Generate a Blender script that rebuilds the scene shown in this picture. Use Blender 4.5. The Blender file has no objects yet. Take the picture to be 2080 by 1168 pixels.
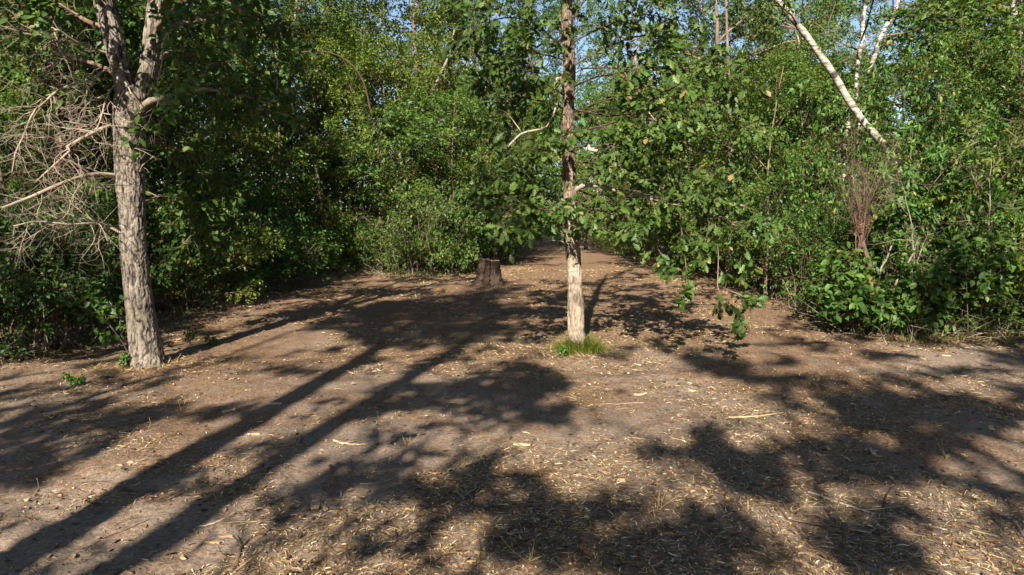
import bpy, math
import numpy as np
from mathutils import Vector

# ------------------------------------------------------------------ camera, sky, sun, exposure
SC = bpy.context.scene
COL = SC.collection
W0, H0, F = 2080.0, 1168.0, 1380.0
CAM = np.array([0.0, 0.0, 1.7])
PITCH = math.atan(144.0 / F)
cd = bpy.data.cameras.new('camera')
cam = bpy.data.objects.new('camera', cd)
COL.objects.link(cam)
cam.location = CAM
cam.rotation_euler = (math.pi / 2 - PITCH, 0, 0)
cd.sensor_width = 36.0
cd.lens = 36.0 * F / W0
cd.clip_start = 0.05
cd.clip_end = 3000
SC.camera = cam

SUN_AZ = math.radians(10.7)      # shadows run this far to the right of straight ahead
SUN_EL = math.radians(33.0)
SVEC = np.array([-math.sin(SUN_AZ) * math.cos(SUN_EL), -math.cos(SUN_AZ) * math.cos(SUN_EL), math.sin(SUN_EL)])
wd = bpy.data.worlds.new('World')
SC.world = wd
wd.use_nodes = True
wn = wd.node_tree
sky = wn.nodes.new('ShaderNodeTexSky')
sky.sky_type = 'NISHITA'
sky.sun_disc = False
sky.sun_elevation = SUN_EL
sky.sun_rotation = math.atan2(SVEC[0], SVEC[1])
sky.air_density = 1.0
sky.dust_density = 0.6
sky.ozone_density = 1.2
bg = wn.nodes['Background']
bg.inputs['Strength'].default_value = 0.05
wn.links.new(sky.outputs[0], bg.inputs[0])
sl = bpy.data.lights.new('sun', 'SUN')
sl.energy = 5.0
sl.angle = math.radians(0.53)
sl.color = (1.0, 0.90, 0.76)
sun = bpy.data.objects.new('sun', sl)
COL.objects.link(sun)
sun.rotation_euler = Vector(-SVEC).to_track_quat('-Z', 'Y').to_euler()
sun.location = (-8, -40, 26)
SC.view_settings.view_transform = 'Standard'
SC.view_settings.look = 'None'
SC.view_settings.gamma = 1.0
SC.view_settings.exposure = 1.75
SC.view_settings.use_curve_mapping = False
SC.render.engine = 'CYCLES'
cy = SC.cycles
cy.max_bounces = 6
cy.diffuse_bounces = 2
cy.glossy_bounces = 2
cy.transmission_bounces = 4
cy.transparent_max_bounces = 4
cy.use_denoising = True
try:
    cy.denoiser = 'OPENIMAGEDENOISE'
except Exception:
    pass

# ------------------------------------------------------------------ helpers
def ray(px, py):
    x = (px - W0 / 2) / F
    v = -(py - H0 / 2) / F
    cp, sp = math.cos(PITCH), math.sin(PITCH)
    return np.array([x, cp + v * sp, -sp + v * cp])

def at(px, py, Y):                       # the point of that line of sight Y metres ahead
    d = ray(px, py)
    return CAM + d * (Y / d[1])

def project(P):                            # world points to photo pixels
    d = np.asarray(P) - CAM; cp, sp = math.cos(PITCH), math.sin(PITCH)
    f = d[:, 1] * cp - d[:, 2] * sp; u = d[:, 1] * sp + d[:, 2] * cp; f = np.where(f < .3, .3, f)
    return W0 / 2 + F * d[:, 0] / f, H0 / 2 - F * u / f

def hash2(ix, iy, s):
    h = (ix.astype(np.int64) * 374761393 + iy.astype(np.int64) * 668265263 + s * 1442695041) & 0xffffffff
    h = ((h ^ (h >> 13)) * 1274126177) & 0xffffffff
    return ((h ^ (h >> 16)) & 0xffff) / 65535.0

def vnoise(x, y, s=0):
    x = np.asarray(x, float); y = np.asarray(y, float)
    ix, iy = np.floor(x), np.floor(y)
    fx, fy = x - ix, y - iy
    fx = fx * fx * (3 - 2 * fx); fy = fy * fy * (3 - 2 * fy)
    a = hash2(ix, iy, s); b = hash2(ix + 1, iy, s); c = hash2(ix, iy + 1, s); d = hash2(ix + 1, iy + 1, s)
    return (a + (b - a) * fx) * (1 - fy) + (c + (d - c) * fx) * fy

def wnoise(x, y, wrap, s=0):             # closes after 'wrap' cells in x
    ix, iy = np.floor(x), np.floor(y); fx, fy = x - ix, y - iy
    fx = fx * fx * (3 - 2 * fx); fy = fy * fy * (3 - 2 * fy)
    i0, i1 = np.mod(ix, wrap), np.mod(ix + 1, wrap)
    a = hash2(i0, iy, s); b = hash2(i1, iy, s); c = hash2(i0, iy + 1, s); d = hash2(i1, iy + 1, s)
    return (a + (b - a) * fx) * (1 - fy) + (c + (d - c) * fx) * fy

def fbm(x, y, s=0, o=4):
    r = 0; a = 0.5; t = 0
    for i in range(o):
        r = r + a * vnoise(x * 2 ** i, y * 2 ** i, s + i * 17); t += a; a *= 0.5
    return r / t

def gh(x, y):                            # height of the ground
    x = np.asarray(x, float); y = np.asarray(y, float)
    h = 0.16 * (fbm(x * 0.22, y * 0.22, 3, 3) - 0.5)
    h = h + 0.07 * (fbm(x * 1.1, y * 1.1, 9, 3) - 0.5)
    # low rise along both thickets and at the far end
    edge = np.clip((np.abs(x) - 5.0) / 5.0, 0, 1)
    return h + 0.18 * edge * np.clip((y - 4) / 8, 0, 1)

def ghf(x, y):                           # with clods and crumbs
    h = gh(x, y)
    clod = fbm(np.asarray(x) * 4.5, np.asarray(y) * 4.5, 21, 4)
    crumb = fbm(np.asarray(x) * 17, np.asarray(y) * 17, 33, 3)
    m = np.clip((fbm(np.asarray(x) * 0.5, np.asarray(y) * 0.5, 41, 2) - 0.35) * 3, 0.25, 1)
    return h + 0.075 * (clod - 0.5) * m + 0.032 * (crumb - 0.5) * m

def ground(px, py):
    d = ray(px, py)
    t = -CAM[2] / d[2]
    for _ in range(4):
        p = CAM + d * t
        t = (float(gh(p[0], p[1])) - CAM[2]) / d[2]
    return CAM + d * t

def nrm(v):
    v = np.asarray(v, float)
    return v / np.maximum(np.linalg.norm(v, axis=-1, keepdims=True), 1e-9)

def catmull(P, n):
    P = np.asarray(P, float)
    Q = np.vstack([2 * P[0] - P[1], P, 2 * P[-1] - P[-2]])
    L = len(P) - 1
    t = np.linspace(0, L, n)
    i = np.minimum(t.astype(int), L - 1)
    f = (t - i)[:, None]
    a, b, c, d = Q[i], Q[i + 1], Q[i + 2], Q[i + 3]
    return 0.5 * (2 * b + (c - a) * f + (2 * a - 5 * b + 4 * c - d) * f ** 2 + (3 * b - a - 3 * c + d) * f ** 3)

class MB:
    """collects vertices and faces, builds one mesh"""
    def __init__(s):
        s.v = []; s.f = []; s.r = []; s.m = []; s.n = 0
    def add(s, V, faces, rnd=0.5, mi=0):          # faces: list of (k, m) arrays
        V = np.asarray(V, float).reshape(-1, 3)
        s.v.append(V)
        s.r.append(np.broadcast_to(np.asarray(rnd, float), (len(V),)))
        for fa in faces:
            fa = np.asarray(fa, int)
            if len(fa):
                s.f.append(fa + s.n); s.m.append(mi)
        s.n += len(V)
    def mesh(s, name, mats, origin=(0, 0, 0), smooth=True):
        me = bpy.data.meshes.new(name)
        V = np.vstack(s.v) - np.asarray(origin, float)
        me.vertices.add(len(V)); me.vertices.foreach_set('co', V.astype(np.float32).ravel())
        tot = np.concatenate([np.full(len(f), f.shape[1]) for f in s.f])
        mi = np.concatenate([np.full(len(f), m) for f, m in zip(s.f, s.m)])
        loops = np.concatenate([f.ravel() for f in s.f]).astype(np.int32)
        st = np.concatenate([[0], np.cumsum(tot)[:-1]]).astype(np.int32)
        me.loops.add(len(loops)); me.loops.foreach_set('vertex_index', loops)
        me.polygons.add(len(tot)); me.polygons.foreach_set('loop_start', st)
        me.polygons.foreach_set('material_index', mi.astype(np.int32))
        me.polygons.foreach_set('use_smooth', np.full(len(tot), smooth))
        for m in (mats if isinstance(mats, (list, tuple)) else [mats]):
            me.materials.append(m)
        at_ = me.attributes.new('rnd', 'FLOAT', 'POINT')
        at_.data.foreach_set('value', np.concatenate(s.r).astype(np.float32))
        me.update(calc_edges=True)
        return me

def link(name, me, parent=None, loc=None):
    o = bpy.data.objects.new(name, me)
    COL.objects.link(o)
    if parent is not None: o.parent = parent
    if loc is not None: o.location = loc
    return o

def tag(o, label=None, cat=None, group=None, kind=None):
    if label: o['label'] = label
    if cat: o['category'] = cat
    if group: o['group'] = group
    if kind: o['kind'] = kind
    return o

def thing(name, loc, label, cat, group=None):
    o = bpy.data.objects.new(name, None)
    o.empty_display_size = 0.2
    COL.objects.link(o)
    o.location = loc
    return tag(o, label, cat, group)

def copy_tree(root, loc, rz, sc, label=None, group=None, tilt=(0, 0)):
    r = root.copy(); COL.objects.link(r)
    r.location = loc; r.rotation_euler = (tilt[0], tilt[1], rz); r.scale = sc
    if label: r['label'] = label
    if group: r['group'] = group
    for ch in list(root.children):
        c = ch.copy(); COL.objects.link(c); c.parent = r
    return r

def tube(mb, pts, rad, k=6, mi=0, rnd=0.5, ring=None, cap=True):
    pts = np.asarray(pts, float); n = len(pts)
    T = nrm(np.gradient(pts, axis=0))
    mean = nrm(pts[-1] - pts[0] + 1e-6)
    ref = np.array([0, 0, 1.0]) if abs(mean[2]) < 0.75 else np.array([0.0, 1.0, 0])
    A = nrm(np.cross(T, ref)); B = np.cross(T, A)
    th = np.arange(k) * 2 * math.pi / k
    rr = np.asarray(rad, float).reshape(n, 1) * np.ones((1, k))
    if ring is not None: rr = rr + ring
    V = pts[:, None, :] + rr[:, :, None] * (np.cos(th)[None, :, None] * A[:, None, :] + np.sin(th)[None, :, None] * B[:, None, :])
    i = np.arange(n - 1)[:, None] * k; j = np.arange(k)[None, :]; j2 = (j + 1) % k
    q = np.stack([i + j, i + j2, i + k + j2, i + k + j], -1).reshape(-1, 4)
    V = V.reshape(-1, 3)
    faces = [q]
    if cap:
        faces.append(np.arange(k)[None, :] + (n - 1) * k)
    mb.add(V, faces, rnd, mi)

def bark_tube(mb, pts, rad, k, n, cell=(0.035, 0.11), depth=0.012, lump=0.03, seed=1, mi=0, flare=None):
    """a trunk with furrowed bark as relief; the furrow pattern is kept in 'rnd' for the colour"""
    P = catmull(pts, n)
    R = np.interp(np.linspace(0, 1, n), np.linspace(0, 1, len(rad)), rad)
    s = np.concatenate([[0], np.cumsum(np.linalg.norm(np.diff(P, axis=0), axis=1))])
    wrap = max(6, int(round(2 * math.pi * np.mean(R) / cell[0])))
    th = np.arange(k) / k * wrap
    U, Sg = np.meshgrid(th, s)
    ang = U / wrap * 2 * math.pi
    warp = 0.9 * (fbm(Sg * 3.1, np.cos(ang) * 1.5 + 5, seed, 3) - 0.5) + .5 * (fbm(Sg * 11, np.sin(ang) * 2 + 9, seed + 3, 2) - .5)
    n1 = .75 * wnoise(U + warp, Sg / cell[1], wrap, seed) + .25 * wnoise((U + warp) * 2, Sg / cell[1] * 2.3, wrap * 2, seed + 1)
    n2 = .7 * wnoise((U + warp) * 2 + .5, Sg / cell[1] * 1.6 + 7, wrap * 2, seed + 2) + .3 * wnoise(U * 4, Sg / cell[1] * 4, wrap * 4, seed + 4)
    d1 = np.abs(2 * n1 - 1) / .30; d2 = np.abs(2 * n2 - 1) / .28 + .25
    fur = np.clip(np.minimum(d1, d2), 0, 1) ** .7
    rough = fbm(U * 2.1, Sg / cell[0] * 1.2, seed + 5, 3) - 0.5
    lum = (fbm(np.cos(ang) * 1.3 + 4, Sg * 1.8 + np.sin(ang), seed + 9, 3) - 0.5)
    ring = depth * (fur - 0.6) + depth * 0.7 * rough + lump * lum * R[:, None] / max(R[0], 1e-3)
    if flare is not None:
        ring = ring + flare[0] * np.exp(-Sg / flare[1]) * (0.45 + 0.75 * np.abs(np.sin(ang * 2.5 + 0.7)) ** 2)
    tube(mb, P, R, k, mi, 0.5, ring)
    mb.r[-1] = np.clip(fur * 0.85 + 0.3 * rough + 0.08, 0, 1).ravel()
    return P, R

# leaf templates: verts (u along, v across, w up), faces
def tpl_diamond():
    return (np.array([[0, 0, 0], [.45, .27, .05], [1, 0, -.06], [.45, -.27, .05]]), [[[0, 3, 2], [0, 2, 1]]])
def tpl_oval():
    V = [[0, 0, 0], [.35, 0, .02], [.7, 0, .0], [1, 0, -.07], [.17, .2, .07], [.5, .29, .09], [.8, .16, .03], [.17, -.2, .07], [.5, -.29, .09], [.8, -.16, .03]]
    return (np.array(V), [[[0, 1, 5, 4], [1, 2, 6, 5], [0, 7, 8, 1], [1, 8, 9, 2]], [[2, 3, 6], [2, 9, 3]]])
def tpl_hex():
    V = [[0, 0, 0], [.3, .23, .06], [.65, .24, .06], [1, 0, -.07], [.65, -.24, .06], [.3, -.23, .06]]
    return (np.array(V), [[[0, 3, 2, 1], [0, 5, 4, 3]]])
def tpl_lance():
    V, Fc = tpl_oval(); V = V.copy(); V[:, 1] *= 0.62; return (V, Fc)
def tpl_oak():
    half = [(0.10, .035), (0.17, .15), (0.27, .085), (0.36, .25), (0.46, .12), (0.58, .34), (0.68, .16), (0.80, .25), (0.88, .12), (0.95, .11)]
    V = [[0, 0, 0], [0.5, 0, .02], [1, 0, -.08]]
    Lf = []; Rt = []
    for u, v in half:
        Lf.append(len(V)); V.append([u, v, .30 * v - .07 * u * u])
    for u, v in half:
        Rt.append(len(V)); V.append([u, -v, .30 * v - .07 * u * u])
    f1 = [0, 1, 2] + Lf[::-1]; f2 = [2, 1, 0] + Rt
    return (np.array(V), [[f1], [f2]])
TPL = {'diamond': tpl_diamond(), 'oval': tpl_oval(), 'hex': tpl_hex(), 'lance': tpl_lance(), 'oak': tpl_oak()}

def leaf_frames(rng, P, T, droop=0.25, flat=0.55, spread=1.0):
    n = len(P)
    rv = rng.normal(size=(n, 3)); rv = nrm(rv - (rv * T).sum(1, keepdims=True) * T)
    A = nrm(0.55 * T + spread * rv + np.array([0, 0, -droop]))
    N = nrm(np.array([0, 0, .8]) + .55 * SVEC + rng.normal(size=(n, 3)) * flat)   # leaves turn to the light
    N = nrm(N - (N * A).sum(1, keepdims=True) * A)
    return A, N

def leaves(mb, tplname, P, A, N, size, rnd, mi=0):
    V, Fc = TPL[tplname]
    n = len(P)
    if n == 0: return
    S = np.cross(N, A)
    X = P[:, None, :] + size[:, None, None] * (V[None, :, 0, None] * A[:, None, :] + V[None, :, 1, None] * S[:, None, :] + V[None, :, 2, None] * N[:, None, :])
    off = np.arange(n)[:, None, None] * len(V)
    faces = []
    for f in Fc:
        f = np.asarray(f); faces.append((f[None] + off).reshape(-1, f.shape[1]))
    mb.add(X.reshape(-1, 3), faces, np.repeat(rnd, len(V)), mi)

def on_twigs(rng, twigs, per_m, jitter=0.02, tmin=0.0):
    Ps = []; Ts = []
    for pts in twigs:
        d = np.diff(pts, axis=0); l = np.linalg.norm(d, axis=1); L = l.sum()
        m = max(2, int(L * per_m + rng.random()))
        c = np.concatenate([[0], np.cumsum(l)])
        s = (tmin + (1 - tmin) * rng.random(m)) * L
        i = np.clip(np.searchsorted(c, s) - 1, 0, len(d) - 1)
        Ps.append(pts[i] + d[i] * ((s - c[i]) / np.maximum(l[i], 1e-6))[:, None]); Ts.append(d[i] / np.maximum(l[i], 1e-6)[:, None])
    if not Ps: return np.zeros((0, 3)), np.zeros((0, 3))
    P = np.vstack(Ps); T = np.vstack(Ts)
    return P + rng.normal(size=P.shape) * jitter, T

class Plant:
    def __init__(s, seed):
        s.rng = np.random.default_rng(seed); s.tubes = []; s.twigs = []
    def branch(s, P, D, L, R, lvl, S, tip=0.25):
        rng = s.rng
        n = max(3, int(L / S['seg'][lvl])) + 1
        pts = [np.asarray(P, float)]; D = nrm(D); st = L / (n - 1)
        wig = S['wig'][lvl]; tr = S['trop'][lvl]
        for i in range(n - 1):
            D = D + rng.normal(size=3) * wig; D[2] += tr
            D = D / math.sqrt(D[0] ** 2 + D[1] ** 2 + D[2] ** 2)
            pts.append(pts[-1] + D * st)
        pts = np.array(pts)
        rad = R * (1 - (1 - tip) * np.linspace(0, 1, n) ** 0.9)
        s.tubes.append((pts, rad, lvl))
        s.kids(pts, rad, lvl, S)
        return pts
    def kids(s, pts, rad, lvl, S):
        if lvl >= S['max']:
            s.twigs.append(pts); return
        if lvl == S['max'] - 1: s.twigs.append(pts[len(pts) // 2:])
        rng = s.rng
        nc = S['n'][lvl]; nc = max(1, int(nc * rng.uniform(.8, 1.2) + .5)); t0 = S['t0'][lvl]
        T = nrm(np.gradient(pts, axis=0)); az = rng.uniform(0, 6.28)
        for i in range(nc):
            t = t0 + (1 - t0) * (i + rng.random()) / nc
            x = t * (len(pts) - 1); j = min(int(x), len(pts) - 2); f = x - j
            p = pts[j] * (1 - f) + pts[j + 1] * f; r = rad[j] * (1 - f) + rad[j + 1] * f
            az += 2.4 + rng.normal() * .5
            tg = T[j]
            a = np.cross(tg, (0, 0, 1.0)) if abs(tg[2]) < .9 else np.cross(tg, (1.0, 0, 0))
            a = nrm(a); b = np.cross(tg, a)
            pr = a * math.cos(az) + b * math.sin(az)
            if lvl >= 1: pr[2] *= S.get('flatk', .6)
            an = math.radians(S['ang'][lvl] + rng.normal() * 10)
            D = math.cos(an) * tg + math.sin(an) * pr
            sh = S['shape'](t) if lvl == 0 else (1 - .5 * t)
            L = S['len'][lvl] * sh * rng.uniform(.7, 1.2)
            s.branch(p, D, L, min(r * .75, max(.0022, L * S['thick'])), lvl + 1, S)
    def build(s, mb, sides=(10, 6, 4, 3), mi=0, lv=(0, 9)):
        for pts, rad, l in s.tubes:
            if lv[0] <= l <= lv[1]:
                tube(mb, pts, rad, sides[min(l, len(sides) - 1)], mi, 0.5)

# ------------------------------------------------------------------ materials
def mat(name):
    m = bpy.data.materials.new(name); m.use_nodes = True
    nt = m.node_tree; nt.nodes.clear()
    o = nt.nodes.new('ShaderNodeOutputMaterial')
    return m, nt, o
def nd(nt, t, **kw):
    n = nt.nodes.new('ShaderNode' + t)
    for k, v in kw.items():
        if k in n.inputs.keys(): n.inputs[k].default_value = v
        else: setattr(n, k, v)
    return n
def ramp(nt, stops, fac=None, interp='LINEAR'):
    r = nt.nodes.new('ShaderNodeValToRGB'); cr = r.color_ramp; cr.interpolation = interp
    while len(cr.elements) < len(stops): cr.elements.new(0.5)
    for e, (p, c) in zip(cr.elements, stops):
        e.position = p; e.color = (*c, 1)
    if fac is not None: nt.links.new(fac, r.inputs[0])
    return r
def mixc(nt, fac, a, b, mode='MIX'):
    n = nt.nodes.new('ShaderNodeMix'); n.data_type = 'RGBA'; n.blend_type = mode
    for s, v in ((0, fac), (6, a), (7, b)):
        if hasattr(v, 'node'): nt.links.new(v, n.inputs[s])
        elif s == 0: n.inputs[0].default_value = v
        else: n.inputs[s].default_value = (*v, 1)
    return n.outputs[2]

def leaf_mat(name, stops, trans=0.32, rough=0.5, tcol=(1.25, 1.35, .55), spec=0.32):
    m, nt, o = mat(name)
    a = nd(nt, 'Attribute', attribute_name='rnd')
    oi = nd(nt, 'ObjectInfo')
    r = ramp(nt, stops, a.outputs['Fac'])
    hs = nd(nt, 'HueSaturation')
    mp = nd(nt, 'MapRange'); mp.inputs[3].default_value = .82; mp.inputs[4].default_value = 1.2
    nt.links.new(oi.outputs['Random'], mp.inputs[0]); nt.links.new(mp.outputs[0], hs.inputs['Value'])
    mp2 = nd(nt, 'MapRange'); mp2.inputs[3].default_value = .485; mp2.inputs[4].default_value = .515
    nt.links.new(oi.outputs['Random'], mp2.inputs[0]); nt.links.new(mp2.outputs[0], hs.inputs['Hue'])
    nt.links.new(r.outputs[0], hs.inputs['Color'])
    p = nd(nt, 'BsdfPrincipled', Roughness=rough)
    p.inputs['Specular IOR Level'].default_value = spec
    nt.links.new(hs.outputs[0], p.inputs['Base Color'])
    t = nd(nt, 'BsdfTranslucent')
    tc = mixc(nt, 1.0, hs.outputs[0], tcol, 'MULTIPLY'); nt.links.new(tc, t.inputs[0])
    mx = nd(nt, 'MixShader'); mx.inputs[0].default_value = trans
    nt.links.new(p.outputs[0], mx.inputs[1]); nt.links.new(t.outputs[0], mx.inputs[2])
    nt.links.new(mx.outputs[0], o.inputs[0])
    return m

M = {}
M['oak_leaf'] = leaf_mat('oak_leaf', [(0, (0.0272, 0.0624, 0.0112)), (.45, (0.0464, 0.1000, 0.0160)), (.8, (0.0760, 0.1360, 0.0240)), (.965, (0.1040, 0.1520, 0.0400)), (.985, (0.2400, 0.2080, 0.0640)), (1, (0.2240, 0.1600, 0.0720))], .36)
M['tree_leaf'] = leaf_mat('tree_leaf', [(0, (0.0360, 0.0684, 0.0094)), (.5, (0.0662, 0.1152, 0.0158)), (.9, (0.1008, 0.1512, 0.0216)), (1, (0.1440, 0.1584, 0.0324))], .38)
M['birch_leaf'] = leaf_mat('birch_leaf', [(0, (0.0273, 0.0585, 0.0109)), (.5, (0.0429, 0.0897, 0.0156)), (.93, (0.0702, 0.1248, 0.0234)), (1, (0.1716, 0.1560, 0.0390))], .34)
M['shrub_leaf'] = leaf_mat('shrub_leaf', [(0, (0.0273, 0.0663, 0.0101)), (.5, (0.0468, 0.1053, 0.0156)), (.93, (0.0819, 0.1482, 0.0234)), (.97, (0.1560, 0.1872, 0.0312)), (1, (0.2340, 0.1872, 0.0546))], .32)
M['bright_leaf'] = leaf_mat('bright_leaf', [(0, (0.0624, 0.1053, 0.0125)), (.5, (0.1014, 0.1560, 0.0187)), (.95, (0.1482, 0.1950, 0.0281)), (1, (0.2340, 0.2184, 0.0468))], .40)
M['dark_leaf'] = leaf_mat('dark_leaf', [(0, (0.0192, 0.0480, 0.0112)), (.6, (0.0320, 0.0760, 0.0144)), (.96, (0.0520, 0.1040, 0.0192)), (1, (0.1280, 0.1120, 0.0320))], .30)
M['pale_leaf'] = leaf_mat('pale_leaf', [(0, (.10, .14, .03)), (.6, (.17, .20, .06)), (1, (.30, .29, .12))], .3)
M['grass'] = leaf_mat('grass', [(0, (.08, .14, .018)), (.6, (.14, .20, .025)), (.9, (.22, .24, .05)), (1, (.36, .28, .12))], .3, .5)
M['dry_grass'] = leaf_mat('dry_grass', [(0, (.20, .14, .07)), (.6, (.34, .25, .13)), (1, (.46, .37, .21))], .2, .7, (1, 1, .9))
M['litter'] = leaf_mat('litter', [(0, (.050, .030, .018)), (.30, (.10, .060, .032)), (.55, (.20, .125, .066)), (.8, (.36, .25, .135)), (.95, (.52, .40, .24)), (1, (.66, .56, .40))], .05, .75, (1, 1, 1), .2)

def wood_mat(name, stops, scale=(1, 1, 1), rough=.85, bump=.5, attr_mix=None, top=None, dist=0.006):
    """bark: 'rnd' carries the furrow pattern where the trunk has relief; noise adds grain and patches"""
    m, nt, o = mat(name)
    tc = nd(nt, 'TexCoord'); mp = nd(nt, 'Mapping'); mp.inputs['Scale'].default_value = scale
    nt.links.new(tc.outputs['Object'], mp.inputs[0])
    n1 = nd(nt, 'TexNoise', Scale=14.0, Detail=6.0, Roughness=.65); nt.links.new(mp.outputs[0], n1.inputs[0])
    n2 = nd(nt, 'TexNoise', Scale=2.2, Detail=3.0); nt.links.new(tc.outputs['Object'], n2.inputs[0])
    a = nd(nt, 'Attribute', attribute_name='rnd')
    k = attr_mix or 0.0
    ad = nd(nt, 'Math', operation='MULTIPLY_ADD'); nt.links.new(a.outputs['Fac'], ad.inputs[0]); ad.inputs[1].default_value = k; ad.inputs[2].default_value = -0.5 * k
    ad2 = nd(nt, 'Math', operation='ADD'); nt.links.new(n1.outputs[0], ad2.inputs[0]); nt.links.new(ad.outputs[0], ad2.inputs[1])
    r = ramp(nt, stops, ad2.outputs[0])
    c = r.outputs[0]
    r2 = ramp(nt, [(.35, (.72, .70, .66)), (.65, (1.12, 1.12, 1.15))], n2.outputs[0])
    c = mixc(nt, 1.0, c, r2.outputs[0], 'MULTIPLY')
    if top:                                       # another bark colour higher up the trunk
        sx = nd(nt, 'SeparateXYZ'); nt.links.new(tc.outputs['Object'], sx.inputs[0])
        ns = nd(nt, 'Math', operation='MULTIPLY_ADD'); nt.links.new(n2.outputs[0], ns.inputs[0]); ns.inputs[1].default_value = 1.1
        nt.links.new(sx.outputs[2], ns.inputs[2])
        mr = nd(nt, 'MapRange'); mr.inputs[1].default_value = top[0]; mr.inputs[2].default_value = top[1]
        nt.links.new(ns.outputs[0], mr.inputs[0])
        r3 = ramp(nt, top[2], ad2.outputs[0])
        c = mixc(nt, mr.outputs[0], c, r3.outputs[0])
    p = nd(nt, 'BsdfPrincipled', Roughness=rough); p.inputs['Specular IOR Level'].default_value = .2
    nt.links.new(c, p.inputs['Base Color'])
    b = nd(nt, 'Bump', Strength=bump, Distance=dist); nt.links.new(n1.outputs[0], b.inputs['Height'])
    nt.links.new(b.outputs[0], p.inputs['Normal'])
    nt.links.new(p.outputs[0], o.inputs[0])
    return m

M['bark_grey'] = wood_mat('bark_grey', [(.16, (.013, .010, .008)), (.38, (.047, .038, .030)), (.62, (.108, .092, .074)), (.92, (.19, .168, .14))], (1, 1, .3), attr_mix=.85)
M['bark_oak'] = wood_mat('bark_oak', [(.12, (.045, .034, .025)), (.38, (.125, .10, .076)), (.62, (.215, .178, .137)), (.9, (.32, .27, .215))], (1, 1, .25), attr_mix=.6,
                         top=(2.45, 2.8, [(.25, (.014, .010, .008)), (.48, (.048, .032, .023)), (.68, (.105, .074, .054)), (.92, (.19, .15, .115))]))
M['bark_dark'] = wood_mat('bark_dark', [(.2, (.022, .015, .011)), (.5, (.070, .046, .034)), (.8, (.15, .105, .08))], (1, 1, .3), attr_mix=.3)
M['bark_brown'] = wood_mat('bark_brown', [(.2, (.05, .034, .024)), (.5, (.15, .105, .075)), (.8, (.29, .22, .165))], (1, 1, .3), attr_mix=.3)
M['bark_redbrown'] = wood_mat('bark_redbrown', [(.2, (.05, .024, .016)), (.5, (.155, .085, .057)), (.8, (.27, .17, .12))], (1, 1, .3), attr_mix=.3)
M['dead_wood'] = wood_mat('dead_wood', [(.2, (.11, .085, .063)), (.5, (.26, .21, .165)), (.8, (.40, .345, .285))], (1, 1, 1))
M['limb_bark'] = wood_mat('limb_bark', [(.25, (.08, .062, .048)), (.5, (.21, .175, .14)), (.75, (.33, .29, .245))], (1, 1, 1))
M['cut_wood'] = wood_mat('cut_wood', [(.2, (.20, .11, .06)), (.5, (.34, .21, .125)), (.8, (.47, .33, .21))], (1, 1, 3))
M['fresh_wood'] = wood_mat('fresh_wood', [(.2, (.25, .17, .09)), (.5, (.40, .30, .18)), (.8, (.52, .43, .29))], (1, 1, 1), bump=.7)
M['red_twig'] = wood_mat('red_twig', [(.2, (.035, .020, .015)), (.5, (.105, .068, .050)), (.8, (.20, .145, .11))], (1, 1, 1))

def birch_mat():
    m, nt, o = mat('bark_birch')
    tc = nd(nt, 'TexCoord'); mp = nd(nt, 'Mapping'); mp.inputs['Scale'].default_value = (5, 5, 26)
    nt.links.new(tc.outputs['Object'], mp.inputs[0])
    n1 = nd(nt, 'TexNoise', Scale=1.0, Detail=5.0, Roughness=.7); nt.links.new(mp.outputs[0], n1.inputs[0])
    n2 = nd(nt, 'TexNoise', Scale=3.0, Detail=4.0); nt.links.new(tc.outputs['Object'], n2.inputs[0])
    r = ramp(nt, [(.36, (.03, .024, .02)), (.44, (.15, .125, .10)), (.54, (.36, .335, .29)), (.75, (.50, .475, .43))], n1.outputs[0])
    r2 = ramp(nt, [(.38, (.10, .08, .065)), (.46, (.8, .78, .72)), (.6, (1, 1, 1))], n2.outputs[0])
    c = mixc(nt, 1.0, r.outputs[0], r2.outputs[0], 'MULTIPLY')
    p = nd(nt, 'BsdfPrincipled', Roughness=.7); nt.links.new(c, p.inputs['Base Color'])
    b = nd(nt, 'Bump', Strength=.4, Distance=.004); nt.links.new(n1.outputs[0], b.inputs['Height']); nt.links.new(b.outputs[0], p.inputs['Normal'])
    nt.links.new(p.outputs[0], o.inputs[0])
    return m
M['bark_birch'] = birch_mat()

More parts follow.
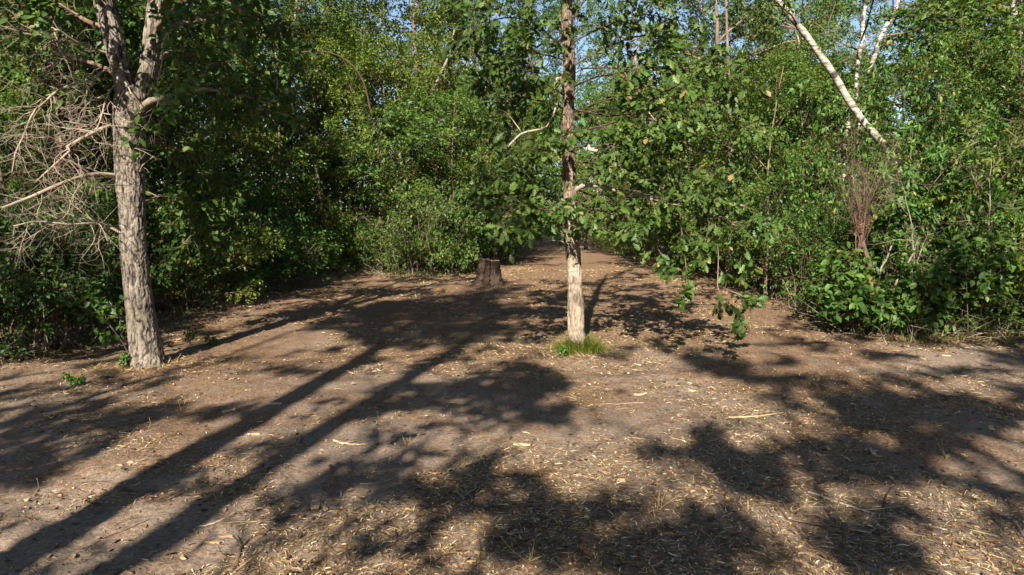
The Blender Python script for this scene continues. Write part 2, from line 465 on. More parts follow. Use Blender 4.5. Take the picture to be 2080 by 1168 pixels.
def ground_mat():
    m, nt, o = mat('soil')
    tc = nd(nt, 'TexCoord'); P = tc.outputs['Object']
    big = nd(nt, 'TexNoise', Scale=.45, Detail=4.0, Roughness=.6); nt.links.new(P, big.inputs[0])
    mid = nd(nt, 'TexNoise', Scale=3.2, Detail=5.0, Roughness=.65); nt.links.new(P, mid.inputs[0])
    fine = nd(nt, 'TexNoise', Scale=42.0, Detail=6.0, Roughness=.72); nt.links.new(P, fine.inputs[0])
    soil = ramp(nt, [(.28, (.075, .056, .043)), (.5, (.172, .132, .101)), (.72, (.285, .222, .172))], fine.outputs[0])
    duff = ramp(nt, [(.28, (.045, .027, .018)), (.47, (.125, .078, .049)), (.62, (.235, .157, .098)), (.78, (.40, .29, .185))], fine.outputs[0])
    # shredded wood and straw too small to model
    mp = nd(nt, 'Mapping'); mp.inputs['Scale'].default_value = (26, 75, 26); mp.inputs['Rotation'].default_value = (0, 0, .5)
    wp = nd(nt, 'TexNoise', Scale=1.7, Detail=2.0); nt.links.new(P, wp.inputs[0])
    ad = nd(nt, 'VectorMath', operation='MULTIPLY_ADD'); nt.links.new(wp.outputs['Color'], ad.inputs[0]); ad.inputs[1].default_value = (1.4, 1.4, 0); nt.links.new(P, ad.inputs[2])
    nt.links.new(ad.outputs[0], mp.inputs[0])
    vo = nd(nt, 'TexVoronoi', Scale=1.0, Randomness=1.0); nt.links.new(mp.outputs[0], vo.inputs[0])
    sx = nd(nt, 'SeparateColor'); nt.links.new(vo.outputs['Color'], sx.inputs[0])
    chip = ramp(nt, [(.0, (0, 0, 0)), (.80, (0, 0, 0)), (.84, (1, 1, 1))], sx.outputs[0])
    core = ramp(nt, [(.18, (1, 1, 1)), (.36, (0, 0, 0))], vo.outputs['Distance'])
    chipm = mixc(nt, 1.0, chip.outputs[0], core.outputs[0], 'MULTIPLY')
    mask = nd(nt, 'Math', operation='ADD'); nt.links.new(big.outputs[0], mask.inputs[0])
    sc2 = nd(nt, 'Math', operation='MULTIPLY_ADD'); nt.links.new(mid.outputs[0], sc2.inputs[0]); sc2.inputs[1].default_value = .8; sc2.inputs[2].default_value = -.4
    nt.links.new(sc2.outputs[0], mask.inputs[1])
    sp = nd(nt, 'SeparateXYZ'); nt.links.new(P, sp.inputs[0])
    far = nd(nt, 'MapRange'); far.inputs[1].default_value = 6; far.inputs[2].default_value = 13; far.inputs[3].default_value = 0; far.inputs[4].default_value = .22
    nt.links.new(sp.outputs[1], far.inputs[0])          # the far half of the clearing is covered in needles and bark
    m2 = nd(nt, 'Math', operation='ADD'); nt.links.new(mask.outputs[0], m2.inputs[0]); nt.links.new(far.outputs[0], m2.inputs[1])
    mk = ramp(nt, [(.42, (0, 0, 0)), (.62, (1, 1, 1))], m2.outputs[0])
    c = mixc(nt, mk.outputs[0], soil.outputs[0], duff.outputs[0])
    cf = nd(nt, 'Math', operation='MULTIPLY'); nt.links.new(chipm, cf.inputs[0]); cf.inputs[1].default_value = .75
    c = mixc(nt, cf.outputs[0], c, (.42, .30, .175))
    p = nd(nt, 'BsdfPrincipled', Roughness=.95); p.inputs['Specular IOR Level'].default_value = .12
    nt.links.new(c, p.inputs['Base Color'])
    hh = nd(nt, 'Math', operation='ADD'); nt.links.new(fine.outputs[0], hh.inputs[0]); nt.links.new(chipm, hh.inputs[1])
    b = nd(nt, 'Bump', Strength=.8, Distance=.02); nt.links.new(hh.outputs[0], b.inputs['Height']); nt.links.new(b.outputs[0], p.inputs['Normal'])
    nt.links.new(p.outputs[0], o.inputs[0])
    return m
M['soil'] = ground_mat()

# ------------------------------------------------------------------ ground
def graded(lo, hi, core_lo, core_hi, step, growth):
    a = list(np.arange(core_lo, core_hi, step)); s = step; x = a[-1]
    while x < hi:
        s *= growth; x += s; a.append(x)
    s = step; x = core_lo; b = []
    while x > lo:
        s *= growth; x -= s; b.append(x)
    return np.array(b[::-1] + a)
gx = graded(-900, 900, -4.6, 5.0, .03, 1.10)
ys = [2.2]
while ys[-1] < 30: ys.append(ys[-1] + max(.024, .0072 * ys[-1]))
s = ys[-1] - ys[-2]
while ys[-1] < 1600: s *= 1.12; ys.append(ys[-1] + s)
yb = [2.2]; s = .04
while yb[-1] > -400: s *= 1.18; yb.append(yb[-1] - s)
gy = np.array(yb[:0:-1] + ys)
GX, GY = np.meshgrid(gx, gy)
GZ = ghf(GX, GY)
nx, ny = len(gx), len(gy)
mb = MB()
i = np.arange(ny - 1)[:, None] * nx; j = np.arange(nx - 1)[None, :]
mb.add(np.stack([GX, GY, GZ], -1).reshape(-1, 3), [np.stack([i + j, i + j + 1, i + nx + j + 1, i + nx + j], -1).reshape(-1, 4)])
tag(link('ground', mb.mesh('ground', M['soil'])), 'bare brown soil of the woodland clearing strewn with shredded wood', None, None, 'structure')

# ------------------------------------------------------------------ the two trees that stand in the clearing
def local(pl, base): return [np.asarray(p) - base for p in pl]

def add_leaf_objects(root, base, tplname, P, A, N, size, matl, count, seed, name='leaf'):
    """the leaves that show largest become single objects that share a few meshes; returns a mask of the rest"""
    rng = np.random.default_rng(seed)
    c = P + A * (size * .5)[:, None] - CAM
    depth = c[:, 1]
    px = W0 / 2 + F * c[:, 0] / np.maximum(depth, .1)
    vis = (depth > 1) & (px > -20) & (px < W0 + 20) & (F * c[:, 2] / np.maximum(depth, .1) < 470)
    score = size / np.maximum(depth, .5) * np.abs((N * nrm(c)).sum(1)) * vis
    idx = np.argsort(-score)[:count]
    meshes = []
    for q in range(6):
        b = MB(); V, Fc = TPL[tplname]
        W = V.copy(); W[:, 2] += rng.normal() * .06 * W[:, 0] ** 2 + .05 * rng.normal() * W[:, 1]; W[:, 1] *= rng.uniform(.85, 1.12)
        b.add(W, [np.asarray(f) for f in Fc], [.12, .3, .45, .6, .75, .9][q]); meshes.append(b.mesh(name, matl))
    from mathutils import Matrix
    for q, i in enumerate(idx):
        o = bpy.data.objects.new(name, meshes[q % 6]); COL.objects.link(o); o.parent = root
        S = np.cross(N[i], A[i]); p = P[i] - base; z = size[i]
        o.matrix_basis = Matrix(((A[i][0] * z, S[0] * z, N[i][0] * z, p[0]), (A[i][1] * z, S[1] * z, N[i][1] * z, p[1]), (A[i][2] * z, S[2] * z, N[i][2] * z, p[2]), (0, 0, 0, 1)))
    keep = np.ones(len(P), bool); keep[idx] = False
    return keep

def wobble(P, rng, amp):
    n = len(P); k = max(3, n // 3); q = rng.normal(size=(k, 3)) * amp; q[0] = 0
    w = np.stack([np.interp(np.linspace(0, k - 1, n), np.arange(k), q[:, c]) for c in range(3)], 1)
    return P + w

def limb_from(pl, S, plant, lvl, r0, r1, n=14):
    P = wobble(catmull(pl, n), plant.rng, .035); R = np.linspace(r0, r1, n) * (1 + .06 * plant.rng.normal(size=n))
    plant.tubes.append((P, R, lvl)); plant.kids(P, R, lvl, S)
    return P

DEAD = dict(seg=[.2, .14, .10, .07], wig=[.1, .22, .30, .34], trop=[0, -.015, -.02, -.02], n=[6, 6, 4, 0], t0=[.15, .15, .1, 0], ang=[50, 48, 50, 45],
            len=[.8, .5, .26], thick=.009, max=3, shape=lambda t: 1 - .5 * t, flatk=.9)
OAKB = dict(seg=[.25, .16, .11, .08], wig=[.1, .16, .2, .2], trop=[.02, .0, -.03, -.06], n=[6, 10, 6, 0], t0=[.25, .18, .12, 0], ang=[50, 50, 45, 40],
            len=[1.3, .75, .34], thick=.009, max=3, shape=lambda t: 1.1 - .5 * t, flatk=.5)

def near_oak():
    b = ground(1172, 716); Y = b[1]
    root = thing('oak_tree', b, 'slim oak with pale lower trunk and peeling brown upper bark beside the grass tuft', 'tree')
    ctl = [(1172, 722, 42), (1171, 690, 36), (1168, 600, 31), (1164, 520, 28), (1160, 450, 26), (1157, 340, 25), (1153, 250, 23), (1157, 150, 23), (1153, 70, 22), (1151, 0, 20), (1149, -150, 19), (1156, -330, 14), (1150, -560, 8)]
    pts = local([at(x, y, Y) for x, y, w in ctl], b); pts[0][2] -= .1
    rad = [w / F * Y / 2 for x, y, w in ctl]
    mb = MB(); TP, TR = bark_tube(mb, pts, rad, 64, 540, (.026, .11), .007, .05, 3, 0, (.05, .10))
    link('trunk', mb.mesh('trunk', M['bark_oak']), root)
    rngl = np.random.default_rng(12)
    m = MB()                                  # strips of bark peeling off the upper trunk
    for q in range(420):
        i = int(rngl.integers(130, 490)); a = rngl.uniform(0, 6.28); o_ = np.array([math.cos(a), math.sin(a), 0]); sd = np.array([-math.sin(a), math.cos(a), 0]) * rngl.uniform(.004, .013)
        p = TP[i] + b + o_ * (TR[i] + .002); L = rngl.uniform(.05, .2); w = np.array([0, 0, -1.]); c_ = rngl.uniform(.0, .03)
        m.add([p - sd, p + sd, p + w * L * .6 + o_ * .004 + sd, p + w * L * .6 + o_ * .004 - sd, p + w * L + o_ * c_ + sd * .5, p + w * L + o_ * c_ - sd * .5], [[[0, 1, 2, 3], [3, 2, 4, 5]]], rngl.random())
    tag(link('peeling_bark', m.mesh('peeling_bark', M['bark_brown'], b, False), root), kind='stuff')
    P_ = []; T_ = []
    def limb(px, r0, r1, leafy=True, spec=OAKB, matl='limb_bark', lv=1, name='branch', seed=0, per=31, n=16):
        pl = [at(x, y, Y + dy) for x, y, dy in px]
        pt = Plant(seed); limb_from(pl, spec, pt, lv, r0, r1, n)
        m = MB(); pt.build(m, (10, 9, 5, 4)); link(name, m.mesh(name, M[matl], b), root)
        if leafy:
            P, T = on_twigs(pt.rng, pt.twigs, per, .012, .15); P_.append(P); T_.append(T)
    # the low crooked limb on the right and its drooping sprays
    limb([(1160, 392, 0), (1190, 380, -.1), (1215, 379, -.2), (1262, 392, -.3), (1284, 386, -.35), (1322, 404, -.5)], .036, .018, seed=1, n=18)
    limb([(1318, 403, -.48), (1380, 425, -.7), (1450, 440, -.9), (1530, 470, -1.0)], .011, .005, seed=6, n=14, matl='bark_brown')
    limb([(1380, 420, -.7), (1400, 470, -.7), (1395, 520, -.7), (1400, 580, -.8), (1385, 612, -.9)], .007, .003, seed=2, lv=2, per=60, matl='bark_brown')
    limb([(1450, 440, -.9), (1462, 510, -1.0), (1470, 585, -1.1), (1482, 640, -1.15), (1488, 662, -1.2)], .007, .003, seed=3, lv=2, per=60, matl='bark_brown')
    limb([(1322, 404, -.5), (1330, 460, -.3), (1345, 520, -.2), (1350, 545, -.2)], .007, .003, seed=4, lv=2, per=60, matl='bark_brown')
    limb([(1470, 585, -1.1), (1500, 600, -1.05), (1530, 605, -1.0)], .005, .003, seed=5, lv=2, per=50)
    # leafy limbs
    up = [[(1158, 470, 0), (1140, 430, -.2), (1105, 420, -.5), (1060, 415, -.8), (1020, 430, -1.0)],
          [(1158, 470, 0), (1190, 430, -.3), (1230, 425, -.6), (1280, 440, -.8)],
          [(1158, 360, 0), (1100, 345, .2), (1050, 370, .5), (1000, 400, .6)],
          [(1156, 300, 0), (1220, 285, -.3), (1300, 300, -.6), (1390, 330, -.8), (1480, 370, -.9)],
          [(1155, 250, 0), (1210, 210, .4), (1290, 200, .8), (1370, 230, 1.2), (1440, 280, 1.3)],
          [(1154, 200, 0), (1090, 150, .5), (1030, 130, .9), (990, 160, 1.2)],
          [(1154, 140, 0), (1230, 90, -.2), (1320, 80, -.4), (1420, 110, -.4), (1500, 170, -.4)],
          [(1154, 110, 0), (1100, 50, -.3), (1030, 30, -.5), (970, 60, -.6)],
          [(1154, 60, 0), (1195, 0, .2), (1260, -70, .4), (1340, -90, .6)],
          [(1153, 30, 0), (1180, -60, -.5), (1260, -110, -1.1), (1350, -60, -1.3)],
          [(1152, -60, 0), (1080, -120, .4), (980, -120, .8)],
          [(1152, -160, 0), (1230, -230, .6), (1330, -250, 1.2)],
          [(1152, -260, 0), (1090, -360, -.3), (1000, -380, -.8)],
          [(1154, -330, 0), (1210, -460, .3), (1260, -560, .5)]]
    up += [[(1155, 270, 0), (1230, 252, -.4), (1300, 240, -.8), (1380, 255, -1.0)], [(1155, 330, 0), (1240, 332, .3), (1330, 350, .7), (1420, 390, .9)], [(1155, 180, 0), (1230, 150, -.4), (1310, 135, -.7), (1400, 150, -.9)],
           [(1155, 125, 0), (1100, 112, -.3), (1040, 95, -.5)], [(1156, 232, 0), (1110, 212, .3), (1060, 200, .6), (1005, 235, .8)], [(1157, 320, 0), (1100, 300, -.3), (1045, 300, -.5)], [(1155, 90, 0), (1220, 50, .5), (1300, 30, .9), (1390, 40, 1.2)],
           [(1158, 420, 0), (1100, 400, .4), (1050, 400, .8)], [(1155, 220, 0), (1250, 230, .5), (1340, 200, .9), (1450, 210, 1.3), (1530, 260, 1.4)], [(1157, 380, 0), (1250, 420, .3), (1350, 450, .5), (1420, 490, .5)]]
    for q, (y, dx) in enumerate(((165, -22), (290, -24), (415, -22), (440, 26), (455, -28), (425, 12), (470, 24))):
        limb([(1157, y + 6, -.06), (1157 + dx * .5, y - 6, -.22), (1157 + dx, y, -.34)], .006, .003, seed=60 + q, lv=2, n=6)
    for q, pl in enumerate(up): limb(pl, .013, .005, seed=20 + q, matl='bark_dark')
    # bare and broken branches
    limb([(1150, 190, 0), (1132, 165, -.12), (1126, 178, -.16), (1138, 205, -.18), (1118, 232, -.25), (1096, 255, -.3), (1060, 272, -.4), (1022, 305, -.5)], .022, .010, False, DEAD, 'dead_wood', 2, 'dead_branch', 41, n=24)
    limb([(1060, 272, -.4), (1045, 250, -.4), (1025, 228, -.45), (996, 232, -.5)], .008, .004, False, DEAD, 'dead_wood', 3, 'dead_branch', 42)
    limb([(1285, 183, -.5), (1330, 182, -.55), (1355, 180, -.6), (1390, 160, -.6)], .012, .008, False, DEAD, 'red_twig', 2, 'dead_branch', 43)
    limb([(1180, 140, -.1), (1225, 140, -.3), (1270, 146, -.4), (1285, 183, -.5)], .010, .008, False, DEAD, 'red_twig', 2, 'dead_branch', 44)
    limb([(1315, 225, -.5), (1340, 262, -.5), (1378, 275, -.55), (1385, 310, -.6)], .007, .003, False, DEAD, 'dead_wood', 2, 'dead_branch', 45)
    limb([(1190, 340, -.2), (1215, 352, -.3), (1245, 372, -.4)], .007, .003, False, DEAD, 'dead_wood', 2, 'dead_branch', 46)
    limb([(1195, 294, -.2), (1208, 300, -.25), (1219, 307, -.3)], .022, .020, False, DEAD, 'fresh_wood', 3, 'broken_stub', 47, n=5)
    limb([(1160, 545, -.05), (1166, 520, -.18), (1155, 502, -.25), (1135, 492, -.3), (1112, 482, -.35)], .008, .005, False, DEAD, 'dead_wood', 3, 'dead_branch', 48)
    P = np.vstack(P_); T = np.vstack(T_)
    A, N = leaf_frames(rngl, P, T, .45, .55)
    size = rngl.uniform(.06, .135, len(P)); rnd = rngl.random(len(P))
    dx = P - CAM; qx = W0 / 2 + F * dx[:, 0] / dx[:, 1]; qz = P[:, 2] - b[2]       # leaves between camera and trunk are thinned so the trunk shows
    ok = ~((np.abs(qx - 1158) < 26) & (P[:, 1] < Y + .05) & (rngl.random(len(P)) < np.where(qz > 2.1, .2, .6)) & ~((qz > 1.45) & (qz < 1.95)))
    qy = project(P)[1]
    for ln in ([(1160, 392), (1190, 380), (1215, 379), (1262, 392), (1284, 386), (1322, 404)], [(1138, 205), (1118, 232), (1096, 255), (1060, 272), (1022, 305)], [(1060, 272), (1045, 250), (1025, 228), (996, 232)], [(1285, 183), (1355, 180), (1390, 160)], [(1180, 140), (1270, 146)]):
        for (ax, ay), (bx, by) in zip(ln[:-1], ln[1:]):               # bare wood stays clear of leaves
            t = np.clip(((qx - ax) * (bx - ax) + (qy - ay) * (by - ay)) / ((bx - ax) ** 2 + (by - ay) ** 2), 0, 1)
            ok &= ~((np.hypot(qx - ax - t * (bx - ax), qy - ay - t * (by - ay)) < 17) & (P[:, 1] < Y - .1) & (rngl.random(len(P)) < .85))
    P, A, N, size, rnd = P[ok], A[ok], N[ok], size[ok], rnd[ok]
    keep = add_leaf_objects(root, b, 'oak', P, A, N, size, M['oak_leaf'], 300, 5)
    m = MB(); leaves(m, 'oak', P[keep], A[keep], N[keep], size[keep], rnd[keep])
    o = link('foliage', m.mesh('foliage', M['oak_leaf'], b), root); tag(o, kind='stuff')
    print('oak leaves', len(P))
    # grass round its foot
    rg = np.random.default_rng(3); m = MB()
    n = 2000; r = np.abs(rg.normal(0, .13, n)) + .03; th = rg.uniform(0, 6.28, n)
    X = b[0] + .03 + r * np.cos(th) * 1.25; Yy = b[1] - .07 + r * np.sin(th) * .8
    for q in range(n):
        L = rg.uniform(.10, .30) * (1.15 - min(1, r[q] / .55)); d = np.array([math.cos(th[q]), math.sin(th[q]), 0]) * rg.uniform(.2, .9) + rg.normal(size=3) * .2
        p0 = np.array([X[q], Yy[q], float(ghf(X[q], Yy[q])) - .005]); sd = np.array([-math.sin(th[q] + rg.normal()), math.cos(th[q]), 0]) * rg.uniform(.002, .004)
        p1 = p0 + np.array([0, 0, L * .6]) + d * L * .3; p2 = p0 + np.array([0, 0, L * .75]) + d * L
        m.add([p0 - sd, p0 + sd, p1 + sd * .8, p1 - sd * .8, p2], [[[0, 1, 2, 3]], [[3, 2, 4]]], rg.random())
    tag(link('grass_tuft', m.mesh('grass_tuft', M['grass'], b), None, b), 'tuft of bright green grass round the foot of the slim oak', 'grass tuft')
near_oak()

def left_tree():
    b = ground(298, 742); Y = b[1]
    root = thing('forked_tree', b, 'thick ridged grey trunk forking in two with bare dead branches low down', 'tree')
    ctl = [(299, 750, 88), (297, 720, 78), (290, 660, 70), (281, 590, 64), (273, 520, 60), (268, 440, 61), (263, 360, 66), (262, 290, 68), (263, 235, 74), (266, 200, 72), (264, 175, 58)]
    pts = local([at(x, y, Y) for x, y, w in ctl], b); pts[0][2] -= .12
    mb = MB(); bark_tube(mb, pts, [w / F * Y / 2 * .78 for x, y, w in ctl], 116, 540, (.030, .13), .014, .045, 11, 0, (.12, .12))
    link('trunk', mb.mesh('trunk', M['bark_grey']), root)
    for ctl, nm in (([(262, 225, 50), (250, 165, 46), (236, 105, 44), (222, 50, 44), (208, 0, 42), (180, -130, 34), (150, -330, 22), (130, -600, 10)], 1),
                    ([(274, 225, 46), (296, 165, 42), (306, 110, 38), (312, 55, 38), (320, 0, 37), (345, -140, 30), (350, -340, 20), (380, -620, 9)], 2)):
        dy = .12 if nm == 2 else -.02
        pts = local([at(x, y, Y + dy * min(1, k * .5)) for k, (x, y, w) in enumerate(ctl)], b)
        mb = MB(); bark_tube(mb, pts, [w / F * Y / 2 * .80 for x, y, w in ctl], 84, 420, (.030, .13), .012, .04, 11 + nm)
        link('stem', mb.mesh('stem', M['bark_grey']), root)
    Ps = []; Ts = []
    def limb(px, r0, r1, leafy, spec, matl, lv, name, seed, n=18, per=27):
        pl = [at(x, y, Y + dy) for x, y, dy in px]
        pt = Plant(seed); limb_from(pl, spec, pt, lv, r0, r1, n)
        m = MB(); pt.build(m, (10, 8, 5, 4)); link(name, m.mesh(name, M[matl], b), root)
        if leafy:
            P, T = on_twigs(pt.rng, pt.twigs, per, .015, .1); Ps.append(P); Ts.append(T)
    D1 = dict(DEAD); D1.update(n=[7, 15, 8, 0], len=[1., .85, .42], wig=[.1, .2, .30, .34], thick=.0078, ang=[50, 55, 55, 45])
    limb([(240, 357, -.05), (205, 356, -.3), (165, 362, -.55), (120, 378, -.8), (60, 400, -.95), (0, 420, -1.1)], .026, .012, False, D1, 'dead_wood', 1, 'dead_branch', 1)
    limb([(245, 473, -.1), (220, 463, -.25), (185, 456, -.4), (140, 454, -.6), (80, 452, -.7), (25, 455, -.8)], .017, .006, False, D1, 'dead_wood', 1, 'dead_branch', 2)
    limb([(235, 250, 0), (195, 268, -.3), (150, 292, -.5), (120, 305, -.6), (95, 345, -.7), (70, 370, -.8)], .022, .006, False, D1, 'dead_wood', 1, 'dead_branch', 3)
    limb([(232, 175, 0), (215, 205, -.25), (200, 250, -.4), (165, 262, -.5)], .011, .005, False, D1, 'dead_wood', 1, 'dead_branch', 4)
    limb([(222, 110, 0), (160, 90, -.3), (110, 60, -.5), (50, 65, -.6), (0, 40, -.7)], .018, .006, False, D1, 'dead_wood', 1, 'dead_branch', 5)
    limb([(160, 165, -.3), (100, 200, -.5), (60, 225, -.6), (40, 290, -.7), (10, 365, -.8)], .014, .006, False, D1, 'dead_wood', 1, 'dead_branch', 6)
    limb([(232, 130, 0), (195, 150, -.2), (160, 165, -.3), (110, 62, -.4)], .014, .006, False, D1, 'dead_wood', 1, 'dead_branch', 7)
    limb([(285, 348, -.2), (300, 335, -.3), (318, 322, -.35)], .010, .004, False, DEAD, 'dead_wood', 2, 'dead_branch', 8, 8)
    limb([(240, 150, 0), (260, 185, -.3), (272, 205, -.35), (285, 245, -.36)], .009, .004, False, DEAD, 'dead_wood', 2, 'dead_branch', 9)
    limb([(320, 10, -.1), (330, 60, -.25), (334, 100, -.3), (325, 160, -.35)], .016, .006, False, DEAD, 'dead_wood', 2, 'dead_branch', 10)
    L1 = dict(OAKB); L1.update(n=[8, 12, 7, 0], len=[1.6, 1.0, .42])
    limb([(282, 225, 0), (302, 203, -.15), (330, 195, -.2), (368, 188, -.2), (430, 180, .0), (500, 190, .3), (560, 215, .5)], .045, .012, True, L1, 'limb_bark', 1, 'branch', 20)
    lim = [[(308, 100, .1), (360, 60, .5), (430, 40, 1.0), (510, 60, 1.3), (570, 110, 1.5)], [(312, 60, .1), (370, 10, -.2), (440, -10, -.5), (520, 30, -.7)],
           [(225, 60, 0), (150, 20, .3), (80, -10, .6), (10, 10, .8)], [(215, 20, 0), (150, -50, -.5), (80, -70, -.9), (20, -40, -1.1)],
           [(318, 10, .1), (350, -80, .8), (420, -130, 1.6), (500, -120, 2.2)], [(190, -90, 0), (100, -160, .6), (0, -170, 1.1)],
           [(335, -100, 0), (420, -190, -.4), (520, -210, -.8), (600, -180, -1.0)], [(250, 170, .1), (190, 130, .8), (120, 120, 1.5), (60, 150, 2.0)],
           [(300, 140, .2), (350, 110, .9), (410, 120, 1.6), (470, 160, 2.2), (520, 230, 2.5)], [(160, -260, 0), (80, -360, -.5), (0, -380, -.9)],
           [(350, -300, 0), (450, -380, .5), (550, -380, 1)], [(150, -340, 0), (190, -470, .5), (240, -560, .9)], [(370, -500, 0), (420, -620, -.3), (480, -680, -.5)],
           [(262, 300, .2), (330, 290, .8), (390, 320, 1.3), (430, 370, 1.6)], [(268, 420, .2), (330, 400, .9), (380, 430, 1.3), (400, 480, 1.5)]]
    for q, pl in enumerate(lim): limb(pl, .03 if q < 13 else .014, .009, True, L1, 'bark_brown', 1, 'branch', 30 + q)
    rngl = np.random.default_rng(8)
    P = np.vstack(Ps); T = np.vstack(Ts); A, N = leaf_frames(rngl, P, T, .35, .6)
    size = rngl.uniform(.07, .125, len(P)); rnd = rngl.random(len(P)) ** 1.15
    keep = add_leaf_objects(root, b, 'oak', P, A, N, size, M['oak_leaf'], 300, 6)
    m = MB(); leaves(m, 'hex', P[keep], A[keep], N[keep], size[keep], rnd[keep])
    tag(link('foliage', m.mesh('foliage', M['oak_leaf'], b), root), kind='stuff')
    print('left leaves', len(P))
left_tree()

# ------------------------------------------------------------------ stump
def stump():
    b = ground(994, 580); Y = b[1]
    root = thing('tree_stump', b, 'sawn double tree stump with dark bark at the edge of the thicket', 'stump')
    k = F / Y
    for q, (cx, w, top, dy, sd) in enumerate(((985, 23, 527, -.10, 5), (1003, 26, 530, .06, 8))):
        base = at(cx - (8 if q == 0 else -1), 588, Y + dy) - b; base[2] = -.12
        tp = at(cx, top, Y + dy) - b
        m = MB(); P, R = bark_tube(m, [base, base * .45 + tp * .55, tp], [w / k * .62, w / k * .52, w / k * .48], 64, 80, (.06, .16), .03, .18, sd, 0, (.13, .17))
        w_ = link('stem', m.mesh('stem', M['bark_dark']), root)
        V = np.vstack(m.v)[-64:]
        c = V.mean(0); c2 = c + np.array([0, 0, .012])
        m2 = MB(); idx = np.arange(64)
        inner = c2 + (V - c) * .9
        inner[:, 2] = c2[2] + .006 * np.random.default_rng(sd).normal(size=64)
        m2.add(np.vstack([V + [0, 0, .002], inner, [c2]]), [np.stack([idx, (idx + 1) % 64, 64 + (idx + 1) % 64, 64 + idx], -1), np.stack([64 + idx, 64 + (idx + 1) % 64, np.full(64, 128)], -1)])
        link('cut_face', m2.mesh('cut_face', M['cut_wood'], (0, 0, 0), False), root)
stump()

# ------------------------------------------------------------------ generic trees
def cone(t): return 1.15 - .8 * t
def egg(t): return .35 + 1.1 * math.sin(math.pi * min(1, t * .85 + .12)) * .8
def mk_spec(H, limb, n, t0, ang=58, thick=.012, lower=1.0, shape=egg, trop=.02):
    return dict(seg=[.5, .35, .25, .14], wig=[.045, .12, .18, .22], trop=[.02, trop, 0., -.03], n=n, t0=[t0, .25, .15, 0], ang=[ang, 48, 48, 45], len=[limb, limb * .45, limb * .22], thick=thick, max=3, shape=shape, flatk=.7)

def tree_proto(name, seed, H, R, S, bark, leafm, per_m, lsize, tpl='diamond', lean=(0, 0), stems=1, droop=.3, flat=.95, loc=(0, 0, 0), label='', cat='tree', group=None, jit=.06):
    root = thing(name, loc, label, cat, group)
    pt = Plant(seed)
    for q in range(stems):
        a = q * 2.3 + seed
        D = np.array([lean[0], lean[1], 1.0]) + (np.array([math.cos(a), math.sin(a), 0]) * .22 if stems > 1 else 0)
        pt.branch((.12 * math.cos(a) * (stems > 1), .12 * math.sin(a) * (stems > 1), -.15), D, H * (1 - .12 * q), R * (1 - .15 * q), 0, S, .12)
    m = MB(); pt.build(m, (12, 6, 4, 3), 0, (0, 0)); link('trunk', m.mesh('trunk', M[bark]), root)
    m = MB(); pt.build(m, (12, 6, 4, 3), 0, (1, 9)); link('branchwork', m.mesh('branchwork', M['bark_brown' if bark == 'bark_birch' else bark]), root)
    rng = pt.rng
    P, T = on_twigs(rng, pt.twigs, per_m, jit)
    A, N = leaf_frames(rng, P, T, droop, flat)
    m = MB(); leaves(m, tpl, P, A, N, rng.uniform(.7, 1.3, len(P)) * lsize, rng.random(len(P)))
    tag(link('crown', m.mesh('crown', M[leafm], (0, 0, 0), False), root), kind='stuff')
    print(name, seed, 'leaves', len(P), 'twigs', len(pt.twigs))
    return root

LM = [('left of the forked trunk', ground(120, 715)), ('behind the forked trunk', ground(370, 640)), ('between the forked trunk and the stump', ground(600, 570)), ('left of the stump', ground(800, 560)), ('behind the stump', ground(985, 545)), ('at the far end of the path', at(1110, 460, 45)),
      ('right of the path', ground(1270, 516)), ('behind the slim oak boughs', ground(1420, 548)), ('behind the bare canes', ground(1570, 588)), ('behind the dead broom shrub', ground(1740, 660)), ('under the open sky patch', ground(1890, 680)), ('at the sunny end of the right thicket', ground(2060, 680)),
      ('far back beyond the stump', at(900, 440, 42)), ('far back beyond the forked trunk', at(350, 440, 38)), ('far back beyond the bare canes', at(1500, 440, 40)), ('far back beyond the leaning birch', at(1750, 440, 34)), ('far back at the end of the wood', at(2050, 440, 34)), ('far back left of the forked trunk', at(50, 440, 34)), ('deep behind the middle of the wood', at(1060, 440, 62))]
def near(x, y):
    return min(LM, key=lambda q: (q[1][0] - x) ** 2 + (q[1][1] - y) ** 2)[0]
protos = {}
def place(key, x, y, rz=0, sc=1.0, label=None, group=None, tilt=(0, 0)):
    root, used = protos[key]
    loc = (x, y, float(gh(x, y)) - .02)
    scv = (sc, sc, sc) if np.isscalar(sc) else sc
    if label and group: label, group = label + ' ' + near(x, y), group + ' ' + near(x, y)
    if not used:
        protos[key][1] = True
        root.location = loc; root.rotation_euler = (tilt[0], tilt[1], rz); root.scale = scv
        if label: root['label'] = label
        if group: root['group'] = group
        return root
    return copy_tree(root, loc, rz, scv, label, group, tilt)

def proto(key, *a, **k): protos[key] = [tree_proto(*a, **k), False]
proto('A', 'broadleaf_tree', 101, 11.5, .13, mk_spec(11.5, 2.6, [26, 7, 5, 0], .13), 'bark_brown', 'tree_leaf', 50, .095)
proto('B', 'broadleaf_tree', 102, 9.0, .10, mk_spec(9, 2.3, [24, 7, 5, 0], .08, 62), 'bark_redbrown', 'bright_leaf', 52, .088)
proto('C', 'broadleaf_tree', 103, 13.5, .15, mk_spec(13.5, 2.9, [26, 7, 5, 0], .18, 60), 'bark_dark', 'dark_leaf', 32, .13)
proto('D', 'birch_tree', 104, 12.5, .10, mk_spec(12.5, 2.3, [24, 7, 5, 0], .28, 50, trop=.0), 'bark_birch', 'birch_leaf', 60, .08)
proto('E', 'sapling', 105, 5.5, .045, mk_spec(5.5, 1.5, [18, 6, 5, 0], .12, 55), 'bark_brown', 'tree_leaf', 85, .065)
proto('U', 'small_tree', 108, 6.5, .07, mk_spec(6.5, 2.2, [26, 8, 5, 0], .06, 62), 'bark_brown', 'bright_leaf', 46, .085)
